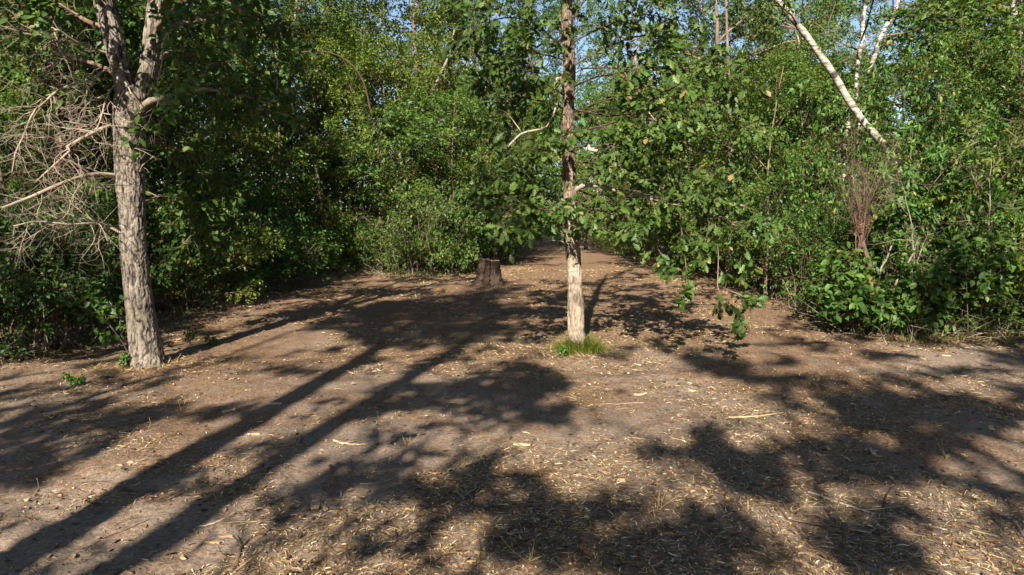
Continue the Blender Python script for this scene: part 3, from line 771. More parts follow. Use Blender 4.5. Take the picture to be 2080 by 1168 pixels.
proto('V', 'small_tree', 109, 5.5, .07, mk_spec(5.5, 2.4, [26, 8, 5, 0], .06, 60), 'bark_dark', 'shrub_leaf', 30, .115)
# ------------------------------------------------------------------ oaks outside the view that throw the shadows on the soil
LIT = [(380, 900, 200, 60), (560, 960, 110, 50), (300, 1060, 160, 60), (650, 800, 130, 45), (480, 1130, 100, 50), (1290, 775, 190, 95), (450, 780, 260, 62), (640, 860, 110, 50), (250, 960, 170, 45), (480, 1060, 90, 70), (1700, 738, 130, 30), (1540, 830, 130, 40), (1930, 1030, 110, 90), (1680, 1010, 150, 60), (1210, 535, 120, 40),
       (1190, 900, 100, 40), (1300, 960, 110, 50), (90, 1080, 90, 70), (690, 1080, 70, 60), (1480, 690, 110, 45), (560, 690, 160, 50), (880, 900, 60, 25)]
SHADE = [(90, 870, 150, 22), (250, 820, 160, 18), (60, 960, 90, 30), (930, 1010, 60, 40), (990, 590, 60, 40), (760, 1110, 90, 60), (1230, 1030, 120, 50), (330, 830, 120, 25), (1250, 870, 60, 25), (1640, 920, 140, 35), (700, 960, 70, 40), (1750, 1110, 120, 40), (850, 640, 300, 75), (860, 960, 150, 110), (1400, 1100, 260, 70), (1850, 850, 250, 70), (150, 850, 240, 40), (60, 930, 120, 40), (1330, 640, 130, 60), (1080, 1060, 150, 100), (980, 820, 150, 60), (1500, 950, 120, 60),
         (1420, 740, 120, 30), (1850, 960, 60, 120), (1050, 760, 100, 40), (600, 1050, 60, 60), (2040, 1120, 60, 60)]
def keep_prob(P):                          # thin crowns: open where the soil lies in the sun, closed where it lies in shade
    t = P[:, 2] / SVEC[2]; g = P - SVEC * t[:, None]
    px, py = project(g)
    k = np.full(len(P), .33)
    for x, y, rx, ry in SHADE: k = np.maximum(k, 0.78 * np.exp(-(((px - x) / rx) ** 2 + ((py - y) / ry) ** 2) ** 2))
    for x, y, rx, ry in LIT: k = np.minimum(k, 1 - .96 * np.exp(-(((px - x) / rx) ** 2 + ((py - y) / ry) ** 2) ** 2))
    for bx, by, w, z0, z1, c in ((ground(1172, 716)[0], ground(1172, 716)[1], .42, -.2, 2.2, .95), (ground(298, 742)[0], ground(298, 742)[1], .5, -.2, 4.2, .85), (ground(1172, 716)[0] + 1.1, ground(1172, 716)[1], 1.6, .5, 5, .6), (-4, 13, 2.2, .4, 4.5, .65), (6.5, 10.5, 2.6, .3, 3.6, .55)):
        q = P - SVEC * ((P[:, 1] - by) / SVEC[1])[:, None]
        k = np.where((np.abs(q[:, 0] - bx) < w) & (q[:, 2] > z0) & (q[:, 2] < z1), k * (1 - c), k)
    return k
def gap_noise(P):                          # leafy sprays and gaps of a few hands' width
    g = P - SVEC * (P[:, 2] / SVEC[2])[:, None]
    return np.clip((fbm(g[:, 0] * 4.6 + 40, g[:, 1] * 2.7 + 40, 71, 3) - .24) / .52, 0, 1)
SHADE_S = dict(seg=[.5, .35, .22, .14], wig=[.02, .10, .16, .2], trop=[.02, .02, 0., -.02], n=[26, 8, 6, 0], t0=[.48, .2, .15, 0], ang=[66, 50, 48, 45], len=[3.4, 1.4, .6], thick=.0085, max=3, shape=lambda t: 1.15 - .55 * t, flatk=.7)
def shade_tree(seed, x, y, H, R, t0, label):
    b = np.array([x, y, float(gh(x, y)) - .02]); root = thing('oak_tree', b, label, 'tree', None)
    S = dict(SHADE_S); S['t0'] = [t0, .2, .15, 0]
    pt = Plant(seed); pt.branch(b + [0, 0, -.15], (0, 0, 1), H, R, 0, S, .15)
    mid = np.array([tb[0][len(tb[0]) // 2] for tb in pt.tubes]); kp = keep_prob(mid) + .12; rr = .6 * gap_noise(mid) + .4 * pt.rng.random(len(mid))
    m = MB(); m2 = MB(); tw = []
    sides = (14, 6, 4, 3)
    for (pts, rad, l), k, r_ in zip(pt.tubes, kp, rr):
        if l == 0: tube(m, pts, rad, 14)
        elif l == 1: tube(m2, pts, rad, 6)
        elif r_ < k:
            tube(m2, pts, rad, 4 if l == 2 else 3)
            if l == 3: tw.append(pts)
    link('trunk', m.mesh('trunk', M['bark_grey'], b), root); o = link('branchwork', m2.mesh('branchwork', M['bark_brown'], b), root); o['kind'] = 'stuff'
    P, T = on_twigs(pt.rng, tw, 36, .05); kl = .75 * gap_noise(P) + .25 * pt.rng.random(len(P)) < keep_prob(P) + .08; P, T = P[kl], T[kl]; A, N = leaf_frames(pt.rng, P, T, .3, .7)
    m = MB(); leaves(m, 'hex', P, A, N, pt.rng.uniform(.09, .16, len(P)), pt.rng.random(len(P)))
    tag(link('crown', m.mesh('crown', M['oak_leaf'], b, False), root), kind='stuff')
    print('shade', seed, 'leaves', len(P))
for args in ((301, -3.40, -2.6, 12.5, .25, .56, 'tall oak whose straight trunk throws the long shadow nearest the forked tree'), (302, -3.50, -4.6, 12.5, .22, .50, 'tall oak whose trunk throws the second long shadow across the soil'),
             (303, 1.4, -6.2, 10, .13, .42, 'oak whose leaves dapple the soil before the slim oak'), (304, 3.6, -4.6, 10, .14, .42, 'oak whose crown shades the soil before the broad-leaved plants'),
             (305, -8.2, -1.4, 11, .16, .35, 'oak whose crown shades the thicket left of the forked tree'), (306, 4.8, -1.6, 10.5, .15, .46, 'oak whose trunk shadow runs towards the dead broom shrub'),
             (307, -.9, -7.5, 10, .13, .38, 'oak whose crown shades the middle of the clearing'), (308, -6.3, -4.6, 10.5, .15, .36, 'oak whose boughs throw banded shade before the forked tree'),
             (309, -1.9, -3.4, 6.5, .06, .5, 'thin young oak throwing the third narrow trunk shadow')):
    shade_tree(*args)

# ------------------------------------------------------------------ wood round the clearing
SURROUND = [(-26, -17), (-21, -19), (-16, -18), (-11, -20), (-6, -18.5), (-1, -20), (4, -18.5), (9, -20), (14, -18), (19, -20), (25, -17), (-15, -10), (-17, -4), (-15.5, 2), (-14.5, 8), (13, -9), (15, -4), (13.5, 1.5), (13, 7), (-22, -8), (21, -8), (-20, 4), (19, 4)]
rng = np.random.default_rng(77)
back = [  # key, pixel column, metres ahead, scale
    ('A', 90, 14, 1.0), ('C', 118, 12.5, 1.0), ('B', 30, 17, 1.1), ('B', 230, 19, 1.0), ('A', 330, 20, 1.05), ('D', 214, 15, .9), ('B', 400, 25, 1.0), ('A', 470, 24, 1.1),
    ('B', 520, 26, 1.1), ('D', 565, 22, 1.0), ('B', 610, 25, 1.15), ('B', 690, 27, 1.25), ('B', 842, 24, 1.2), ('A', 900, 27, 1.1), ('D', 925, 32, 1.1), 
    ('A', 1010, 26, 1.0), ('C', 1060, 40, 1.0), ('B', 1240, 38, 1.1), ('A', 1330, 29, 1.0), ('B', 1390, 25, .95), ('A', 1480, 21, 1.0), ('C', 1440, 33, 1.0), ('B', 1560, 24, 1.0), ('D', 1590, 28, 1.0), ('A', 1640, 31, 1.05),
    ('D', 1655, 21, .95), ('B', 1760, 33, .9), ('C', 2000, 27, .8), ('A', 1985, 20, .8), ('D', 1885, 27, .85), ('D', 1800, 24, .9), ('A', 2060, 21, .9), ('D', 2075, 17, .9), ('C', -60, 11, .95), ('A', -140, 16, 1.0), ('A', 2180, 16, 1.0), ('C', 2260, 22, 1.0), ('C', 1150, 46, 1.1), ('B', 1500, 42, 1.1)]
names = {'A': 'brown-barked tree with mid green crown', 'B': 'red-brown slim tree with bright yellow-green crown', 'C': 'dark-trunked tree with deep green crown', 'D': 'upright white-barked birch'}
for key, px, Y, sc in back:
    p = at(px, 440, Y)
    place(key, p[0], p[1], rng.uniform(0, 6.28), (sc * rng.uniform(.9, 1.1), sc * rng.uniform(.9, 1.1), sc * rng.uniform(.92, 1.08)), names[key], {'A': 'brown-barked trees', 'B': 'bright-crowned trees', 'C': 'dark trees', 'D': 'birches'}[key])
SM = {'U': ('small bushy bright-leaved tree', 'bright small trees'), 'V': ('small dark-stemmed bushy tree', 'dark-stemmed small trees')}
for px, Y, key, sc in ((20, 13, 'V', 1), (110, 15, 'V', 1.1), (190, 12.5, 'V', .9), (330, 16, 'U', 1), (400, 19, 'U', 1.1), (440, 26, 'U', 1), (540, 21, 'U', 1.1), (600, 23, 'U', 1.2), (650, 21.5, 'U', 1), (720, 24, 'U', 1.15), (790, 22.5, 'U', 1), (850, 26, 'U', 1.2), (900, 22, 'V', 1), (960, 24, 'U', 1), (1000, 31, 'U', 1.2), (1050, 44, 'U', 1.3), (1095, 52, 'V', 1.3), (1140, 42, 'U', 1.2), (1190, 36, 'V', 1.2), (1250, 31, 'U', 1.1), (1310, 27, 'U', 1), (1370, 22.5, 'V', 1), (1430, 19, 'V', .95), (1500, 18, 'U', .85), (1550, 20, 'V', 1), (1620, 17, 'V', .85), (1690, 23, 'V', 1), (1750, 22, 'U', .8), (1830, 19, 'V', .55), (1900, 17, 'V', .55), (1985, 16, 'V', .75), (2060, 14, 'V', .9), (2140, 13, 'V', 1), (-60, 15, 'V', 1.1)):
    p = at(px, 440, Y)
    place(key, p[0], p[1], rng.uniform(0, 6.28), (sc * rng.uniform(.9, 1.2), sc * rng.uniform(.9, 1.2), sc * rng.uniform(.85, 1.15)), *SM[key], (rng.normal() * .06, rng.normal() * .06))
for q in range(26):                       # the wood goes on behind
    px = -150 + q * 94 + rng.uniform(-25, 25); Y = rng.uniform(46, 72); key = 'ABAC'[q % 4]; p = at(px, 440, Y)
    if 1775 < px < 1990 or px < 930: continue
    p = at(px, 440, Y); sc = rng.uniform(.95, 1.25)
    place(key, p[0], p[1], rng.uniform(0, 6.28), sc, names[key], {'A': 'brown-barked trees', 'B': 'bright-crowned trees', 'C': 'dark trees'}[key])
for px, Y, sc in ((360, 12.5, .9), (770, 22, 1.0), (930, 21, .95), (1010, 28, 1.1), (1290, 28, 1.0), (1400, 20, .9), (1560, 14, .8), (1650, 15, .9), (1930, 12.5, .8), (2050, 11.5, .85), (40, 10, .9), (170, 10.5, .85), (2150, 10, .9)):
    p = at(px, 440, Y)
    place('E', p[0], p[1], rng.uniform(0, 6.28), sc * rng.uniform(.9, 1.1), 'slender thin-stemmed sapling', 'saplings')

ru = np.random.default_rng(123)
for q, (x, y) in enumerate(SURROUND):
    k = 'ACAB'[q % 4]; side = 'behind the shade oaks' if y < -12 else 'beside the clearing outside the thickets'
    o = place(k, x + ru.normal() * .6, y + ru.normal() * .6, ru.uniform(0, 6.28), ru.uniform(.95, 1.1), names[k], 'surrounding trees ' + k); o['label'] = names[k] + ' ' + side; o['group'] = 'trees of kind %s %s' % (names[k].split()[0], side)

# ------------------------------------------------------------------ shrubs along the edge
def shrub_proto(key, seed, leafm, tpl, lsize, stems, h, per_m, barkm='bark_brown', droop=.35):
    root = thing('shrub', (0, 0, 0), '', 'shrub')
    S = dict(seg=[.22, .18, .14, .10], wig=[.10, .16, .2, .2], trop=[.02, .0, -.02, -.03], n=[7, 5, 4, 0], t0=[.12, .15, .1, 0], ang=[52, 50, 48, 40], len=[h * .42, h * .22, h * .13], thick=.009, max=3, shape=lambda t: 1.2 - .6 * t, flatk=.8)
    pt = Plant(seed); r = pt.rng
    for q in range(stems):
        a = q * 2.4 + r.normal() * .3; rr = .38 * math.sqrt((q + .5) / stems) * h * .45
        pt.branch((rr * math.cos(a), rr * math.sin(a), -.06), (.38 * math.cos(a) * (q / stems + .2), .38 * math.sin(a) * (q / stems + .2), 1), h * r.uniform(.65, 1.05), .012, 0, S, .3)
    m = MB(); pt.build(m, (6, 4, 3, 3)); link('stem_frame', m.mesh('stem_frame', M[barkm]), root)
    tw = [t for t in pt.twigs if r.random() < .8]; P, T = on_twigs(r, tw, per_m, .025); A, N = leaf_frames(r, P, T, droop, .6)
    m = MB(); leaves(m, tpl, P, A, N, r.uniform(.65, 1.3, len(P)) * lsize, r.random(len(P)))
    tag(link('foliage', m.mesh('foliage', M[leafm], (0, 0, 0), False), root), kind='stuff')
    print('shrub', key, len(P))
    protos[key] = [root, False]
shrub_proto('h1', 201, 'shrub_leaf', 'hex', .075, 7, 2.3, 24)
shrub_proto('h2', 202, 'bright_leaf', 'hex', .065, 7, 2.1, 28)
shrub_proto('h3', 203, 'dark_leaf', 'hex', .08, 7, 2.1, 22)
shrub_proto('h4', 204, 'pale_leaf', 'lance', .06, 6, 2.4, 20)
shrub_proto('h5', 205, 'shrub_leaf', 'hex', .095, 6, 1.5, 18)
shrub_proto('h6', 206, 'shrub_leaf', 'hex', .08, 5, 3.4, 20, 'bark_dark')
slab = {'h1': ('leafy mid green shrub', 'mid green shrubs'), 'h2': ('bright yellow-green shrub', 'bright shrubs'),
        'h3': ('dark green shrub', 'dark shrubs'), 'h4': ('pale narrow-leaved willowy shrub', 'pale shrubs'), 'h6': ('tall open shrub with arching stems', 'tall open shrubs'), 'h5': ('low broad-leaved shrub', 'low broad-leaved shrubs')}
def shrub(key, px, py, sc, back=0.0):
    g = ground(px, py)
    d = nrm(np.array([g[0], g[1], 0])); g = g + d * back
    s = sc * rng.uniform(.9, 1.1)
    place(key, g[0], g[1], rng.uniform(0, 6.28), (s * rng.uniform(.8, 1.25), s * rng.uniform(.8, 1.25), s * rng.uniform(.7, 1.3)), *slab[key], (rng.normal() * .13, rng.normal() * .13))
# front row by pixel of its foot, then rows behind it
edge = [('h3', -40, 735, .8), ('h3', 30, 722, .7), ('h3', 110, 705, .8), ('h3', 190, 690, .8), ('h1', 350, 640, .8), ('h2', 400, 622, .8), ('h2', 450, 606, .85), ('h5', 520, 592, .9), ('h1', 560, 578, .8),
        ('h1', 620, 566, .8), ('h2', 690, 556, .8), ('h5', 745, 556, .7), ('h1', 790, 558, .9), ('h1', 850, 560, 1.0), ('h1', 905, 556, .9), ('h5', 940, 556, .8), ('h3', 975, 535, 1.0), ('h1', 1025, 530, 1.0), ('h1', 1045, 508, 1.0),
        ('h2', 1215, 508, .8), ('h2', 1260, 514, .85), ('h2', 1305, 520, .8), ('h1', 1370, 528, .9), ('h3', 1420, 545, .9), ('h4', 1440, 555, .7), ('h3', 1510, 578, .65), ('h3', 1570, 586, .65), ('h1', 1620, 606, .7), ('h5', 1670, 640, .6),
        ('h5', 1720, 668, .55), ('h5', 1800, 684, .35), ('h5', 1850, 676, .55), ('h5', 1890, 684, .6), ('h1', 1960, 676, .6), ('h5', 2020, 682, .7), ('h2', 2075, 672, .7), ('h2', 2140, 680, .8)]
for k, px, py, sc in edge: shrub(k, px, py, sc, .15)
for k, px, py, sc in edge:
    k2 = {'h3': 'h3', 'h1': 'h1', 'h5': 'h1', 'h2': 'h2', 'h4': 'h4'}[k]
    shrub('h6' if rng.random() < .25 else k2, px + rng.uniform(-20, 20), py - 4, max(.85, sc * 1.15), 1.3 + rng.random())
for k, px, py, sc in edge[::2]: shrub(('h6', 'h2', 'h1')[rng.integers(3)], px + rng.uniform(-30, 30), py - 4, max(1., sc * 1.3), 3.2 + 1.8 * rng.random())
for px, py, sc in ((1660, 600, 1.0), (1700, 590, 1.1), (1600, 575, 1.0), (1730, 610, 1.0)): shrub('h4', px, py, sc, .5)
for px in (585, 640, 690, 735, 790, 835): shrub('h2', px, 552, 1.05, 1.2 + rng.random())
for px, py, sc in ((1062, 484, .8), (1095, 476, .7), (1130, 474, .75), (1160, 478, .7)): shrub('h2', px, py, sc, 1)
for px, py, sc in ((1070, 470, 1.0), (1110, 462, 1.1), (1090, 458, 1.3), (1165, 470, 1.0)): shrub('h1', px, py, sc, 3)

# ------------------------------------------------------------------ particular stems and trunks
def stem_thing(name, label, cat, px, r0, r1, matl, spec=None, lv=1, seed=1, leafm=None, lsize=.08, per=20, n=24, part='stem', group=None, tpl='oval', toground=True, k=10):
    pl = [at(x, y, Y) for x, y, Y in px]
    if toground: pl[0][2] = float(gh(pl[0][0], pl[0][1])) - .08
    b = pl[0].copy(); b[2] += .08 if toground else 0
    root = thing(name, b, label, cat, group)
    pt = Plant(seed); P = wobble(catmull(pl, n), pt.rng, r0 * .28); R = np.linspace(r0, r1, n)
    if spec: pt.kids(P, R, lv, spec)
    m = MB(); tube(m, P, R * (1 + .08 * np.random.default_rng(seed).normal(size=n)), k); link(part, m.mesh(part, M[matl], b), root)
    if pt.tubes:
        m = MB(); pt.build(m, (6, 5, 4, 3)); link('branchwork', m.mesh('branchwork', M[matl if matl != 'bark_birch' else 'bark_brown'], b), root)
        if leafm:
            Pq, T = on_twigs(pt.rng, pt.twigs, per, .02); A, N = leaf_frames(pt.rng, Pq, T, .35, .55)
            m = MB(); leaves(m, tpl, Pq, A, N, pt.rng.uniform(.7, 1.3, len(Pq)) * lsize, pt.rng.random(len(Pq)))
            tag(link('foliage', m.mesh('foliage', M[leafm], b, False), root), kind='stuff')
    return root
TW = dict(DEAD); TW.update(n=[5, 5, 3, 0], len=[1.2, .7, .35])
LB = mk_spec(6, 1.8, [9, 7, 5, 0], .35, 55)
YB = 12.2
stem_thing('leaning_birch', 'white birch trunk leaning steeply to the left over the shrubs', 'birch', [(1985, 620, YB), (1885, 440, YB), (1795, 303, YB), (1740, 225, YB), (1690, 150, YB), (1645, 85, YB), (1600, 28, YB), (1540, -60, YB), (1490, -150, YB)], .076, .04, 'bark_birch', mk_spec(6, 1.5, [6, 6, 5, 0], .62, 55), 0, 3, 'birch_leaf', .08, 26, 40)
YV = 15.0
stem_thing('birch_tree', 'birch with white forked upper stems standing behind the leaning birch', 'birch', [(1715, 560, YV), (1712, 400, YV), (1722, 260, YV), (1735, 190, YV), (1745, 120, YV), (1752, 50, YV), (1775, -60, YV), (1800, -220, YV)], .072, .03, 'bark_birch', mk_spec(6, 1.6, [7, 6, 5, 0], .55, 55), 0, 4, 'birch_leaf', .08, 26, 40)
stem_thing('birch_tree', 'birch stem bending right against the patch of open sky', 'birch', [(1735, 560, YV + .5), (1738, 400, YV + .5), (1745, 270, YV + .5), (1768, 150, YV + .5), (1790, 70, YV + .5), (1812, 30, YV + .5), (1832, -10, YV + .5), (1870, -140, YV + .5)], .075, .038, 'bark_birch', mk_spec(6, 1.6, [6, 5, 4, 0], .5, 55), 0, 5, 'birch_leaf', .08, 18, 40)
stem_thing('dark_trunk', 'dark straight trunk in deep shade left of the forked tree', 'tree', [(128, 690, 10.5), (124, 500, 10.5), (122, 330, 10.5), (118, 180, 10.5), (112, 60, 10.5), (104, -120, 10.5), (100, -420, 10.5)], .095, .06, 'bark_dark', LB, 0, 6, 'dark_leaf', .1, 18)
stem_thing('thin_sapling', 'thin dark crooked sapling stem before the bright thicket', 'sapling', [(668, 552, 19), (664, 490, 19), (655, 430, 19), (646, 360, 19), (632, 310, 19), (612, 250, 19)], .05, .02, 'bark_dark', TW, 2, 7)
stem_thing('thin_sapling', 'thin pale upright stem with speckled bark in the thicket', 'sapling', [(563, 560, 19), (565, 440, 19), (566, 330, 19), (564, 220, 19), (560, 100, 19)], .04, .025, 'limb_bark', TW, 2, 8)
stem_thing('thin_sapling', 'pair-leaning slim dark stem in the shaded thicket', 'sapling', [(518, 580, 17), (510, 480, 17), (505, 400, 17), (497, 330, 17), (490, 250, 17)], .035, .02, 'bark_dark', TW, 2, 9)
stem_thing('brown_trunk', 'reddish-brown slim trunk rising through the bright trees', 'tree', [(846, 545, 24), (842, 430, 24), (838, 300, 24), (848, 180, 24), (843, 70, 24), (840, -60, 24), (836, -260, 24)], .085, .04, 'bark_brown', TW, 2, 10)
stem_thing('brown_trunk', 'straight brown slim trunk right of the slim oak', 'tree', [(1480, 580, 16.5), (1482, 500, 16.5), (1478, 400, 16.5), (1483, 250, 16.5), (1478, 100, 16.5), (1474, -80, 16.5)], .042, .028, 'bark_brown', TW, 2, 11)
stem_thing('birch_tree', 'thin pale birch stem seen left of the forked trunk', 'birch', [(216, 620, 13), (215, 520, 13), (214, 440, 13), (216, 370, 13), (214, 250, 13)], .045, .03, 'bark_birch', None, 2, 12)
stem_thing('birch_tree', 'white birch stem slanting out at the right end of the wood', 'birch', [(2150, 620, 15), (2130, 300, 15), (2085, 110, 15), (2062, 40, 15), (2040, -40, 15)], .08, .05, 'bark_birch', None, 2, 13)
stem_thing('arching_branch', 'dark bare branch arching over in front of the bright trees', 'branch', [(776, 545, 20), (772, 400, 20), (768, 300, 20), (752, 220, 20), (735, 160, 19.8), (700, 120, 19.6), (650, 105, 19.4), (585, 110, 19.2)], .035, .012, 'bark_dark', TW, 2, 14)
stem_thing('dead_tree', 'pale bare slanting trunk half hidden in the bright thicket', 'tree', [(690, 545, 23), (780, 380, 23), (830, 280, 23), (880, 180, 23), (912, 110, 23), (925, 60, 23)], .07, .03, 'limb_bark', TW, 2, 15)
stem_thing('dead_tree', 'pale leaning pole in the thicket behind the stump', 'tree', [(890, 520, 25), (925, 350, 25), (945, 305, 25), (980, 230, 25)], .06, .035, 'limb_bark', TW, 2, 16)
# bare broom-topped shrub and its two side stems
def broom():
    g = ground(1776, 672); Y = g[1] + .35
    pl = [at(x, y, Y) for x, y in ((1782, 640), (1776, 575), (1764, 530), (1752, 490), (1748, 450))]; pl[0][2] = float(gh(pl[0][0], pl[0][1])) - .05
    b = pl[0].copy(); b[2] += .05
    root = thing('broom_shrub', b, 'dead shrub with a dense broom of bare reddish-brown upright twigs', 'shrub')
    m = MB(); tube(m, catmull(pl, 16), np.linspace(.036, .030, 16), 10); link('stem', m.mesh('stem', M['red_twig'], b), root)
    pt = Plant(50); r = pt.rng
    S = dict(seg=[.2, .16, .12, .1], wig=[.05, .13, .2, .25], trop=[0, .03, .02, 0], n=[5, 5, 4, 0], t0=[.2, .3, .2, 0], ang=[25, 34, 38, 40], len=[.9, .7, .36], thick=.007, max=3, shape=lambda t: 1, flatk=1)
    for q in range(24):
        a = r.uniform(0, 6.28); e = abs(r.normal()) * .22 + .02
        pt.branch(pl[-1] + np.array([0, 0, r.uniform(-.45, .12)]) + r.normal(size=3) * .03, (e * math.cos(a), e * math.sin(a), 1), r.uniform(.45, 1.6), r.uniform(.005, .012), 1, S, .3)
    m = MB(); pt.build(m, (6, 5, 4, 3)); link('twig_broom', m.mesh('twig_broom', M['red_twig'], b), root)
    m = MB()
    for q in range(160):
        p = pl[-1] + r.normal(size=3) * [.06, .06, .10]; d = nrm(r.normal(size=3) + [0, 0, -.5]); tube(m, np.array([p, p + d * .05, p + d * .11]), [.004, .004, .002], 3)
    link('bark_clump', m.mesh('bark_clump', M['bark_redbrown'], b), root)
    stem_thing('bare_sapling', 'bare pale stem forking right from the foot of the dead broom shrub', 'stem', [(1776, 640, Y - .05), (1786, 560, Y - .05), (1800, 527, Y - .1), (1816, 488, Y - .15)], .018, .012, 'limb_bark', None)
    stem_thing('bare_sapling', 'short bare pale stem among the broad leaves right of the dead broom shrub', 'stem', [(1800, 640, Y), (1822, 570, Y - .05), (1840, 540, Y - .1), (1858, 512, Y - .15)], .017, .013, 'limb_bark', None)
broom()

# dead twiggy saplings standing in the thicket
def dead_proto():
    root = thing('dead_sapling', (0, 0, 0), '', 'sapling')
    S = dict(DEAD); S.update(n=[12, 6, 4, 0], len=[1.0, .55, .3], t0=[.25, .15, .1, 0], ang=[48, 50, 50, 45], thick=.007, trop=[.02, .01, 0, 0], wig=[.07, .16, .22, .25])
    pt = Plant(333); pt.branch((0, 0, -.08), (.12, 0, 1), 2.9, .022, 0, S, .2)
    m = MB(); pt.build(m, (8, 5, 4, 3), 0, (0, 0)); link('stem', m.mesh('stem', M['limb_bark']), root)
    m = MB(); pt.build(m, (8, 5, 4, 3), 0, (1, 9)); tag(link('twig_frame', m.mesh('twig_frame', M['dead_wood']), root), kind='stuff')
    protos['X'] = [root, False]
dead_proto()
rx = np.random.default_rng(44)
for px, py, sc in ((700, 556, 1.1), (770, 556, 1.2), (985, 545, 1.2), (1040, 520, 1.3), (1330, 524, 1.2), (1400, 545, 1.0), (1600, 606, .8), (1545, 585, .8), (1860, 672, .8), (1990, 672, .9), (480, 598, .9), (560, 578, 1.0), (90, 705, .9), (390, 622, .7)):
    g = ground(px, py); place('X', g[0], g[1] + .1, rx.uniform(0, 6.28), sc, 'bare dead twiggy sapling', 'dead saplings', (rx.normal() * .25, rx.normal() * .25))

# low bare bramble canes
cl = 'thin bare reddish cane in the tangle left of the broad-leaved shrubs'
r = np.random.default_rng(60)
for q in range(46):
    px = r.uniform(1490, 1640); py = 578 + (px - 1490) * .36 + r.uniform(-6, 6)
    g = ground(px, py); h = r.uniform(.4, 1.1); a = r.uniform(0, 6.28); l = r.uniform(.05, .7)
    e = g + np.array([math.cos(a) * l, math.sin(a) * l * .6, h]); md = (g + e) / 2 + np.array([0, 0, .12]) + r.normal(size=3) * .08
    g[2] -= .03
    m = MB(); tube(m, catmull([g, md, e], 8), np.linspace(.006, .003, 8) * r.uniform(.7, 1.4), 5)
    tag(link('bramble_cane', m.mesh('bramble_cane', M['red_twig' if q % 3 else 'dead_wood'], g), None, g), cl, 'cane', 'bare canes in the tangle')
cl = 'thin bare pale cane in the shaded thicket left of the forked trunk'
for q in range(16):
    px = r.uniform(0, 130); py = 725 - px * .15 + r.uniform(-12, 12); g = ground(px, py)
    e = g + np.array([r.normal() * .12, r.normal() * .1, r.uniform(.5, 1.0)]); md = (g + e) / 2 + r.normal(size=3) * .03; g[2] -= .03
    m = MB(); tube(m, catmull([g, md, e], 8), np.linspace(.009, .006, 8) * r.uniform(.7, 1.2), 5)
    tag(link('bare_cane', m.mesh('bare_cane', M['limb_bark' if q % 2 else 'red_twig'], g), None, g), cl, 'cane', 'bare canes in the left thicket')

# broad-leaved plants whose leaves can be told apart
def leafy_plant(name, label, stems, tpl, matl, lsize, per, seed, count=120, spread=.16, rad=.008, barkm='limb_bark', cat='plant'):
    b = np.asarray(stems[0][0]).copy(); b[2] = float(gh(b[0], b[1]))
    root = thing(name, b, label, cat)
    pt = Plant(seed); rr = pt.rng
    S = dict(seg=[.12, .1, .08], wig=[.08, .14, .2], trop=[.0, .0, 0], n=[9, 4, 0], t0=[.3, .2, 0], ang=[55, 50, 40], len=[spread * 2.4, spread], thick=.009, max=2, shape=lambda t: 1.1 - .5 * t, flatk=.7)
    for pl in stems:
        pl = [np.asarray(p, float) for p in pl]; pl[0][2] = float(gh(pl[0][0], pl[0][1])) - .04
        P = catmull(pl, 14); R = np.linspace(rad, rad * .4, 14); m = MB(); tube(m, P, R, 6); link('stem', m.mesh('stem', M[barkm], b), root)
        pt.kids(P, R, 0, S)
    if pt.tubes:
        m = MB(); pt.build(m, (4, 4, 3)); link('branchwork', m.mesh('branchwork', M[barkm], b), root)
    P, T = on_twigs(rr, pt.twigs, per, .01); A, N = leaf_frames(rr, P, T, .4, .4)
    size = rr.uniform(.7, 1.25, len(P)) * lsize
    keep = add_leaf_objects(root, b, tpl, P, A, N, size, M[matl], count, seed)
    if keep.any():
        m = MB(); leaves(m, tpl, P[keep], A[keep], N[keep], size[keep], rr.random(keep.sum()))
        tag(link('foliage', m.mesh('foliage', M[matl], b), root), kind='stuff')
    return root
g = ground(268, 728)
leafy_plant('leaning_sapling', 'leaning green sapling with oval leaves at the foot of the forked trunk', [[g, at(245, 690, g[1] - .05), at(205, 640, g[1] - .1), at(165, 602, g[1] - .1)], [g + [.02, .05, 0], at(262, 690, g[1]), at(240, 640, g[1]), at(222, 612, g[1])]], 'oval', 'shrub_leaf', .085, 26, 71, 140, .14)
rr = np.random.default_rng(72)
for q, (px, py, h, lab) in enumerate(((1700, 672, 1.1, 'broad-leaved plant at the near end of the bare canes'), (1765, 690, .6, 'tall broad-leaved plant under the dead broom shrub'), (1830, 690, .8, 'broad-leaved plant right of the dead broom shrub'),
                                      (1905, 690, 1.3, 'broad-leaved plant with drooping leaves in the right thicket'), (1985, 690, 1.5, 'tall broad-leaved plant before the shaded right thicket'), (2050, 688, 1.2, 'broad-leaved plant in full sun at the end of the right thicket'))):
    st = []
    for s_ in range(5):
        g = ground(px + rr.uniform(-28, 28), py - rr.uniform(0, 14)); a = rr.uniform(0, 6.28); l = rr.uniform(.05, .35)
        e = g + np.array([l * math.cos(a), l * math.sin(a) - .1, h * rr.uniform(.6, 1.05)]); st.append([g, (g + e) / 2 + [0, 0, .06], e])
    leafy_plant('broadleaf_plant', lab, st, 'oval', 'bright_leaf' if q == 5 else 'shrub_leaf', .105, 17, 80 + q, 150, .2, .008, 'bark_brown')
